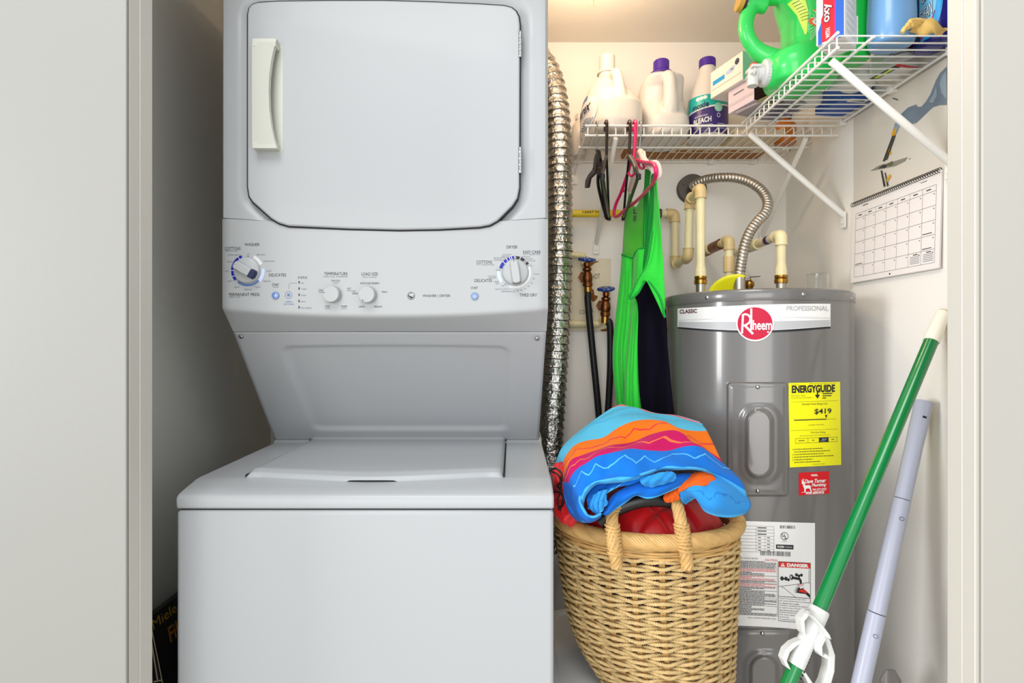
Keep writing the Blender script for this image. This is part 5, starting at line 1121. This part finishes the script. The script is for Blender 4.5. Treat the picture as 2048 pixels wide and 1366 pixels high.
# laundry inside
def heap(cx, cy, z0, z1, rx, ry, seed, wob=.06, top=.75):
    rnd = random.Random(seed); ph = [rnd.uniform(0, 6) for _ in range(8)]
    def fn(u, v):
        a = 2*PI*u; b = PI*v
        w_ = 1+wob*(math.sin(3*a+ph[0]+3*b)+.6*math.sin(6*a+ph[1]-5*b)+.4*math.sin(11*a+ph[2]+7*b))
        sb = abs(math.sin(b))**.6; cb = math.copysign(abs(math.cos(b))**top, math.cos(b))
        return V((cx+rx*sb*w_*math.cos(a), cy+ry*sb*w_*math.sin(a), (z0+z1)/2-(z1-z0)/2*cb+.006*math.sin(4*a+6*b+ph[3])*sb))
    return fn
f = MB(); f.grid(heap(.325, KY, ZB0+.012, ZB1-.05, .125, .118, 5, .03, .5), 60, 30); tag(f.build('folded_clothes', 'bluec'), 'dark navy clothes showing through the gaps of the basket', 'clothes')
RJ = thing('red_jacket', 'red quilted jacket stuffed in the basket under the towel', 'clothing', (.30, KY, ZB1))
f = MB()
def redtop(u, v):
    g = 2*PI*u; rr = v; cx, cy, rx, ry = ell(ZB1)
    d = max(0, 1-rr); dome = .085*(1-rr**2.6)**.75
    x = cx+(rx-.022)*rr*math.cos(g); y = cy+(ry-.022)*rr*math.sin(g)
    qx = ((x*14+y*9) % 1); qy = ((x*9-y*15) % 1); q = min(qx, 1-qx, qy, 1-qy)
    return V((x, y, ZB1-.022+dome+.010*sstep(0, .2, q)+.003*math.sin(40*x+20*y)))
f.grid(redtop, 150, 50)
f.build('quilted_body', 'redc', RJ, ang=80)
f = MB(); ph = [.3, 1.7, 2.2]
def lump(c, rx, ry, rz, s):
    def fn(u, v):
        a = 2*PI*u; b = PI*v; k = 1+.10*math.sin(3*a+s+4*b)+.06*math.sin(7*a-5*b+s)
        return V((c[0]+rx*k*math.sin(b)*math.cos(a), c[1]+ry*k*math.sin(b)*math.sin(a), c[2]-rz*k*math.cos(b)))
    return fn
f.grid(lump(P(1122, 960, 1.18), .023, .05, .034, 1), 36, 20); f.grid(lump(P(1124, 1000, 1.17), .024, .05, .034, 2), 36, 20); f.grid(lump(P(1138, 1020, 1.13), .032, .045, .028, 3.4), 36, 20)
f.build('sleeve', 'redc', RJ, ang=80)
f = MB()
for (x, y) in ((1117, 957), (1120, 1003)):
    f.tube(cr([P(x-18, y-16, 1.13), P(x-6, y-20, 1.11), P(x+6, y-10, 1.10), P(x+5, y+6, 1.10), P(x-2, y+14, 1.105), P(x+4, y+22, 1.11)], 6), .0022, 8)
f.tube(cr([P(1100, 942, 1.12), P(1114, 948, 1.105), P(1122, 962, 1.10), P(1120, 985, 1.10), P(1115, 1005, 1.10), P(1122, 1022, 1.09)], 8), .0018, 8)
f.build('elastic_cord', 'black', RJ)
f = MB()
f.tube(cr([P(1200, 1045, 1.075), P(1235, 1018, 1.062), P(1280, 1002, 1.055), P(1320, 1000, 1.055), P(1345, 1004, 1.06)], 8), .013, 14, flat=.6); f.tube(cr([P(1230, 1010, 1.07), P(1290, 988, 1.06), P(1345, 985, 1.06)], 8), .013, 14, flat=.7)
tag(f.build('black_strap', 'blackc'), 'shiny black strap lying between the red jacket and the towel', 'strap')

# ------------------------------------------------------------------ beach towel
c2 = lambda x, y: (1070+x*.24160, 780+y*.24160)
rows = [  # left to right outline of every stripe edge, with distance
 ([(560, 330), (590, 200), (650, 150), (720, 126), (800, 148), (880, 165), (1000, 190), (1180, 222), (1360, 262)], [1.33, 1.35, 1.36, 1.36, 1.36, 1.35, 1.34, 1.32, 1.29]),
 ([(430, 330), (520, 235), (600, 180), (720, 138), (810, 152), (900, 176), (1020, 205), (1200, 235), (1375, 280)], [1.31, 1.33, 1.335, 1.335, 1.335, 1.33, 1.32, 1.30, 1.28]),
 ([(183, 590), (230, 480), (340, 375), (500, 280), (680, 205), (860, 210), (1040, 235), (1220, 265), (1395, 300)], [1.25, 1.255, 1.26, 1.27, 1.28, 1.28, 1.275, 1.265, 1.26]),
 ([(225, 665), (262, 530), (370, 450), (560, 390), (720, 300), (900, 250), (1040, 256), (1200, 325), (1425, 340)], [1.18, 1.18, 1.185, 1.19, 1.205, 1.215, 1.21, 1.20, 1.20]),
 ([(232, 740), (300, 600), (420, 530), (620, 466), (780, 446), (960, 372), (1180, 345), (1312, 440), (1528, 576)], [1.12, 1.115, 1.11, 1.11, 1.125, 1.14, 1.14, 1.115, 1.112]),
 ([(240, 880), (320, 690), (430, 600), (560, 540), (720, 500), (900, 498), (1130, 497), (1350, 474), (1528, 580)], [1.08, 1.07, 1.06, 1.055, 1.06, 1.07, 1.075, 1.085, 1.11]),
 ([(300, 1010), (345, 850), (450, 770), (600, 720), (760, 680), (960, 650), (1180, 612), (1420, 640), (1690, 745)], [1.045, 1.03, 1.02, 1.015, 1.015, 1.02, 1.03, 1.045, 1.08]),
 ([(400, 1085), (385, 920), (440, 800), (600, 752), (760, 722), (960, 678), (1180, 636), (1420, 668), (1745, 860)], [1.04, 1.02, 1.008, 1.004, 1.005, 1.01, 1.022, 1.038, 1.075]),
 ([(430, 1090), (400, 930), (455, 820), (610, 770), (770, 740), (965, 694), (1180, 652), (1415, 685), (1745, 930)], [1.05, 1.03, 1.02, 1.016, 1.017, 1.022, 1.034, 1.05, 1.085]),
]
TW = thing('beach_towel', 'bright striped blue, orange and magenta beach towel heaped on the basket', 'towel', P(1300, 960, 1.1))
rc = [cr([P(*c2(*p), y) for p, y in zip(*r_)], 10) for r_ in rows]
vst = [0, .10, .28, .42, .57, .70, .86, .97, 1.0]
def tow(u, v):
    i = 0
    while i < len(vst)-2 and v > vst[i+1]: i += 1
    t = (v-vst[i])/(vst[i+1]-vst[i]); n_ = len(rc)-1
    def at(k):
        c = rc[k]; q = u*(len(c)-1); j = min(int(q), len(c)-2); return c[j].lerp(c[j+1], q-j)
    p1, p2 = at(i), at(i+1); d1 = (p2-at(i-1))*.5 if i else p2-p1; d2 = (at(i+2)-p1)*.5 if i < n_-1 else p2-p1
    if i: d1 = d1*min(1, 2*(vst[i+1]-vst[i])/(vst[i+1]-vst[i-1]))
    if i < n_-1: d2 = d2*min(1, 2*(vst[i+1]-vst[i])/(vst[i+2]-vst[i]))
    h = (2*t**3-3*t**2+1)*p1+(t**3-2*t**2+t)*d1+(-2*t**3+3*t**2)*p2+(t**3-t**2)*d2
    h.y += .0030*math.sin(17*u+9*v)+.0024*math.sin(31*u-14*v)+.0014*math.sin(53*u+23*v); h.z += .0016*math.sin(23*u+19*v)
    return h
def towel_mat(name, base, stripes, zig, scale=700, bump=.7):
    m = bpy.data.materials.new(name); m.use_nodes = True; nt = m.node_tree; b = nt.nodes['Principled BSDF']; b.inputs['Roughness'].default_value = .9; b.inputs['Sheen Weight'].default_value = .06; b.inputs['Specular IOR Level'].default_value = .15
    N = nt.nodes.new; Lk = nt.links.new
    uv = N('ShaderNodeTexCoord'); sx = N('ShaderNodeSeparateXYZ'); Lk(uv.outputs['UV'], sx.inputs[0])
    rp = N('ShaderNodeValToRGB'); rp.color_ramp.interpolation = 'CONSTANT'; el = rp.color_ramp.elements
    el[0].position = 0; el[0].color = lin(stripes[0][1]); el[1].position = stripes[1][0]; el[1].color = lin(stripes[1][1])
    for p, c in stripes[2:]: e = el.new(p); e.color = lin(c)
    Lk(sx.outputs[1], rp.inputs[0]); col = rp.outputs[0]
    def math_(op, a, b_=None):
        q = N('ShaderNodeMath'); q.operation = op
        for i, x in enumerate((a, b_)):
            if x is None: continue
            if isinstance(x, (int, float)): q.inputs[i].default_value = x
            else: Lk(x, q.inputs[i])
        return q.outputs[0]
    nz = N('ShaderNodeTexNoise'); nz.inputs['Scale'].default_value = 5; Lk(uv.outputs['UV'], nz.inputs[0])
    for v0, amp, fq, w_, c in zig:
        tri = math_('PINGPONG', math_('ADD', math_('MULTIPLY', sx.outputs[0], fq), math_('MULTIPLY', nz.outputs[0], 1.4)), .5)
        tgt = math_('ADD', math_('MULTIPLY', math_('SUBTRACT', tri, .25), amp*4), v0)
        msk = math_('LESS_THAN', math_('ABSOLUTE', math_('SUBTRACT', sx.outputs[1], tgt)), w_)
        mx = N('ShaderNodeMix'); mx.data_type = 'RGBA'; Lk(msk, mx.inputs[0]); Lk(col, mx.inputs[6]); mx.inputs[7].default_value = lin(c); col = mx.outputs[2]
    Lk(col, b.inputs['Base Color'])
    n2 = N('ShaderNodeTexNoise'); n2.inputs['Scale'].default_value = scale; n2.inputs['Detail'].default_value = 3; Lk(uv.outputs['Object'], n2.inputs[0])
    bp_ = N('ShaderNodeBump'); bp_.inputs['Strength'].default_value = bump; bp_.inputs['Distance'].default_value = .0015; Lk(n2.outputs[0], bp_.inputs['Height']); Lk(bp_.outputs[0], b.inputs['Normal'])
    return m
SKY, ORG_, MAG, BLU, EDG = (84, 184, 222), (228, 112, 6), (184, 2, 88), (14, 106, 198), (66, 162, 220)
tm = towel_mat('striped_terry', SKY, [(0, (150, 218, 214)), (.022, (226, 40, 120)), (.06, (240, 120, 70)), (.085, SKY), (.42, ORG_), (.57, MAG), (.70, BLU), (.935, EDG)],
  [(.30, .012, 6, .003, (50, 160, 216)), (.50, .022, 6, .0055, (214, 50, 60)), (.632, .018, 6, .0055, (240, 112, 60)), (.775, .026, 7, .0045, (84, 172, 226)), (.19, .01, 5, .004, (66, 176, 222))], 420, .45)
f = MB(); f.grid(tow, 130, 150, uv=True); f.build('draped_cloth', tm, TW, ang=80, solid=.003)
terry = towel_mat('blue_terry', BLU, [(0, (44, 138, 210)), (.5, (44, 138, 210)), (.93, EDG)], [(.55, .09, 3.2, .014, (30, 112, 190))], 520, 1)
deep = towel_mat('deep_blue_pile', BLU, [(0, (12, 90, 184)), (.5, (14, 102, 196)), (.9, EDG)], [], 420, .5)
def tsheet(name, cols, m, nu=40, nv=40, wob=.0015, lab=None):
    cc = [[(*c2(x, y), Y) for x, y, Y in c] for c in cols]
    g = sheet(cc, nu, nv); f = MB(); f.grid(lambda u, v: g(v, u)+V((0, wob*math.sin(19*u+7*v), 0)), nu, nv, uv=True); o = f.build(name, m, TW, ang=80, solid=.004)
    return o
# lower left roll, its inner folds, and the hem running under the front
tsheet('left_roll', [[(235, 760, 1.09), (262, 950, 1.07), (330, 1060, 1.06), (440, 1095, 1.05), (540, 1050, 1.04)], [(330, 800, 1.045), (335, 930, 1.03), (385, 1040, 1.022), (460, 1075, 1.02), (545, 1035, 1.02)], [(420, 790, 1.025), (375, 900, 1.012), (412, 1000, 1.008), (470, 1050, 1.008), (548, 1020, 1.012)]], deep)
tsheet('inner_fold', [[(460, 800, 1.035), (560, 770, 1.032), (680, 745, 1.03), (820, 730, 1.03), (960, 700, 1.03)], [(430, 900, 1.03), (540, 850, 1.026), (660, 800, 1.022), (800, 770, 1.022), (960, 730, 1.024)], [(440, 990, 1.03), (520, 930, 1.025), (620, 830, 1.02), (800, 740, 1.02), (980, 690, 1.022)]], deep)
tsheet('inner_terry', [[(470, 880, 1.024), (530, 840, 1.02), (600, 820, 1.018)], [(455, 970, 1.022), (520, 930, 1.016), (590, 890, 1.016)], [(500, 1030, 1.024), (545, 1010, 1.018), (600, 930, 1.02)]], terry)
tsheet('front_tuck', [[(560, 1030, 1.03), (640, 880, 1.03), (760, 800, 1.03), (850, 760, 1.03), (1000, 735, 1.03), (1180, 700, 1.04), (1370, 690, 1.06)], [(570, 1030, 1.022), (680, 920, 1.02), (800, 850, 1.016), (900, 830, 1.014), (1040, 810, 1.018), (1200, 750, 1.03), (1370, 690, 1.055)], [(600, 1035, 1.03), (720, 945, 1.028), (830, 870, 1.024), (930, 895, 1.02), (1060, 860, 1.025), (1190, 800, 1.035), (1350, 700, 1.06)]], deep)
tsheet('fold_flap', [[(870, 730, 1.016), (980, 700, 1.012), (1100, 676, 1.014), (1160, 690, 1.02)], [(880, 770, 1.012), (980, 750, 1.008), (1090, 730, 1.01), (1165, 715, 1.02)], [(930, 805, 1.02), (1000, 790, 1.016), (1090, 765, 1.018), (1155, 745, 1.024)]], terry)
tsheet('right_lobe', [[(1200, 760, 1.05), (1330, 690, 1.055), (1450, 690, 1.06), (1600, 740, 1.07), (1740, 870, 1.085)], [(1170, 830, 1.04), (1260, 790, 1.03), (1400, 770, 1.025), (1560, 800, 1.035), (1765, 900, 1.08)], [(1190, 870, 1.04), (1255, 820, 1.026), (1390, 850, 1.012), (1560, 870, 1.02), (1778, 940, 1.075)], [(1215, 920, 1.045), (1290, 860, 1.03), (1400, 940, 1.012), (1580, 970, 1.018), (1770, 980, 1.07)], [(1240, 945, 1.055), (1340, 890, 1.045), (1410, 1000, 1.03), (1580, 1052, 1.03), (1740, 1020, 1.065)]], terry, 60, 60)
tsheet('orange_patch', [[(1180, 790, 1.040), (1250, 735, 1.043), (1340, 686, 1.046), (1450, 694, 1.048), (1515, 785, 1.040)], [(1180, 830, 1.034), (1260, 775, 1.030), (1360, 740, 1.030), (1450, 745, 1.034), (1514, 792, 1.034)], [(1188, 864, 1.034), (1250, 812, 1.024), (1380, 790, 1.016), (1450, 793, 1.022), (1512, 800, 1.028)]], mat('orange_terry', (226, 92, 12), .9, bump=1, scale=400), 30, 20)
tsheet('orange_corner', [[(1080, 855, 1.045), (1130, 820, 1.045), (1190, 770, 1.045)], [(1065, 900, 1.04), (1120, 880, 1.035), (1185, 850, 1.035)], [(1075, 925, 1.045), (1130, 925, 1.04), (1200, 900, 1.04)]], mat('orange_terry', (232, 104, 20), .9, bump=1, scale=400), 12, 12)

# ------------------------------------------------------------------ poles
def ray(a, b, z): t = (z-a.z)/(b.z-a.z); return a+(b-a)*t
pa = V((XR-.014, 1.156, P(0, 622, 1.156).z)); pb = P(1577, 1366, 1.0); pe = ray(pa, pb, .012); d = (pe-pa).normalized()
k1 = pa+d*((P(1862, 682, 1.14)-pa).length)
GP = thing('extension_pole', 'green pole with ivory tip and white handle leaning in the right corner', 'pole', pe)
f = MB(); f.tube([k1-d*.012, pe], .0130, 28); f.build('shaft', 'gpole', GP)
f = MB(); side = V((-d.z, 0, d.x)).normalized()
f.tube([pa+d*.004, pa+d*.012, k1-d*.006, k1], [.0118, .0128, .0148, .0150], 28)
f.build('tip', 'ivory', GP, bevel=.001)
f = MB(); f.lathe([(.0085, 0), (.0085, .004), (.007, .0045)], pa+d*.0035, -d, 20); f.build('tip_bore', mat('tan_bore', (206, 186, 150), .6), GP)
def alongp(x, y):       # point of the shaft axis nearest an image point
    best = min((i/600 for i in range(601)), key=lambda t: (lambda q: math.hypot(1024+F*q.x/q.y-x, 683-F*(q.z-ZC)/q.y-y))(pa.lerp(pe, t))); return pa.lerp(pe, best)
s0, s1 = alongp(1632, 1212), alongp(1585, 1330)
u_ = V((0, -1, 0)); u_ = (u_-d*u_.dot(d)).normalized(); w_ = d.cross(u_); w_ = w_ if w_.x > 0 else -w_
HD = MB(); L_ = (s1-s0).length
HD.tube([s0, s0+d*.004, s0+d*.03, s0+d*.045, s0+d*(L_-.02), s1], [.0165, .0178, .0175, .0150, .0152, .0150], 28)
hd = HD.build('handle_sleeve', 'wplast', GP, bevel=.001)
def hpnt(a, o, h): return s0+d*a+w_*o+u_*h
f = MB()
f.loft([[hpnt(a, o+da, h) for da, h in ((-.007, -.011), (.007, -.011), (.007, .011), (-.007, .011))] for a, o in ((.034, .012), (.042, .028), (.060, .046), (.085, .056), (.110, .059), (.132, .057), (.156, .048))])
f.loft([[hpnt(a, o+da, h) for da, h in ((-.007, -.010), (.007, -.010), (.007, .010), (-.007, .010))] for a, o in ((.112, .008), (.122, .028), (.134, .046), (.156, .050))])
f.build('trigger_loop', 'wplast', GP, bevel=.0025)
f = MB(); f.loft([[hpnt(a, o+do, h) for do, h in ((-.0045, -.009), (.0045, -.009), (.0045, .009), (-.0045, .009))] for a, o in ((.066, -.010), (.080, -.022), (.096, -.029), (.112, -.028), (.122, -.014))]); f.build('side_loop', 'wplast', GP, bevel=.002)
f = MB(); f.loft([[hpnt(a, o+do, h+.004) for do, h in ((-.006, .006), (.006, .006), (.006, .028), (-.006, .028))] for a, o in ((.020, -.030), (.026, -.010), (.034, .008), (.040, .014))]); f.loft([[hpnt(a, o+do, h) for do, h in ((-.004, .000), (.004, .000), (.004, .020), (-.004, .020))] for a, o in ((.016, -.028), (.035, -.034), (.052, -.024), (.056, -.018))]); f.loft([[hpnt(a, o+do, h) for do, h in ((-.005, .004), (.005, .004), (.005, .024), (-.005, .024))] for a, o in ((.034, .012), (.058, .010), (.070, .016), (.074, .026), (.066, .030))])
f.build('latch', 'wplast', GP, bevel=.002)
f = MB()
for q in range(10): f.obox(hpnt(.070+.0062*q, .0115, .0098), d*.0016, w_*.0010, u_*.0009)
f.build('notches', 'ink', GP)
# grey tube
pa = P(1848, 803, 1.192); pb = P(1722, 1366, 1.115); pe = ray(pa, pb, .012); d = (pe-pa).normalized()
GB = thing('vacuum_tube', 'grey lilac plastic tube in sections leaning right of the green pole', 'tube', pe)
f = MB(); L_ = (pe-pa).length; f.tube([pa, pa+d*.06, pa+d*.10, pa+d*.214], [.0170, .0168, .0160, .0158], 32); f.tube([pa+d*.2152, pa+d*.452], .0163, 32); f.tube([pa+d*.4535, pe], .0168, 32); f.build('tube', 'gtube', GB, bevel=.0006)
f = MB(); f.tube([pa-d*.0004, pa+d*.02], .0145, 28)
u_ = V((-.25, -1, 0)); u_ = (u_-d*u_.dot(d)).normalized(); w_ = d.cross(u_)
f.obox(pa+d*.036+u_*.0163, d*.0022, w_*.0035, u_*.001); f.build('lock_hole', 'ink', GB)
for q in (.255, .495):
    f = MB(); f.tube([pa+d*q+u_*.0166+(d*.0035*math.cos(g)*1.0+w_*.0045*math.sin(g)) for g in [2*PI*k/14 for k in range(14)]], .0007, 6, closed=True)
    f.build('lock_button', 'greyink', GB)
# dark nozzle near the floor by the right wall
f = MB(); q = P(1790, 1366, 1.17)
f.loft([[V((.800+sx_*a, 1.17+b*sy_, z)) for a, b in [(math.cos(2*PI*k/20), math.sin(2*PI*k/20)) for k in range(20)]] for z, sx_, sy_ in ((.0, .018, .018), (ZC-.80, .018, .018), (ZC-.74, .020, .02), (ZC-.715, .022, .01), (ZC-.694, .010, .003))])
tag(f.build('crevice_nozzle', mat('smoky_plastic', (120, 116, 114), .3), bevel=.001), 'smoky grey nozzle standing by the right wall, bottom right corner', 'nozzle')

# ------------------------------------------------------------------ black carton by the left wall
xa = -.752; lean = .2; zt = Z(-.573)
def bxp(s, dpt, t):       # s along depth, dpt away from the washer, t down the face
    return V((xa-.135*s+lean*t-dpt*.98, 1.15+s, zt-.10*s-t+dpt*.2*-1))
CB = thing('black_carton', 'black carton with gold lettering leaning between left wall and washer', 'box', bxp(.1, .02, .5))
f = MB(); H_ = .60; W_ = .24
v = [bxp(s, dp, t) for s in (0, W_) for dp in (0, .020) for t in (0, H_)]
f.add(v, [(0, 1, 3, 2), (4, 6, 7, 5), (0, 4, 5, 1), (2, 3, 7, 6), (0, 2, 6, 4), (1, 5, 7, 3)]); f.build('carton', 'boxblack', CB, bevel=.001)
def bm(o=.0006): return lambda x, y: bxp(x, -o, y)
f = MB(); m = bm()
f.text('Miele', .002, .008, .105, .028, lambda x, y: m(x, y)); f.build('gold_lettering', 'gold', CB)
f = MB(); f.text('Filter', .055, .045, .16, .078, lambda x, y: m(x, y), bold=.02); f.build('orange_lettering', 'dorange', CB)
f = MB(); m3 = lambda x, y: bxp(-.0006, x, y)
f.line(.001, .0, .001, .6, .002, m3, 1); f.line(.006, .03, .010, .13, .003, m3, 1); f.line(.001, .13, .018, .13, .003, m3, 1); f.add([m3(.004, .15), m3(.012, .135), m3(.012, .165)], [(0, 1, 2)]); f.build('white_print', 'palew', CB)

# ------------------------------------------------------------------ bulb holder with its pull chain
LB = thing('ceiling_lampholder', 'white ceiling lampholder with a beaded pull chain above the back shelf', 'lamp', (.22, 1.46, ZT))
f = MB(); f.lathe([(.055, 0), (.055, -.012), (.035, -.03), (.028, -.045)], (.20, 1.44, ZT), n=32); f.build('holder', 'white', LB)
f = MB(); 
for q in range(22): f.lathe([(.0004, -.0016), (.0015, -.0008), (.0015, .0008), (.0004, .0016)], (P(1187, 0, 1.46).x, 1.46, ZT-.005-.0052*q), n=8)
f.build('pull_chain', 'brass', LB)
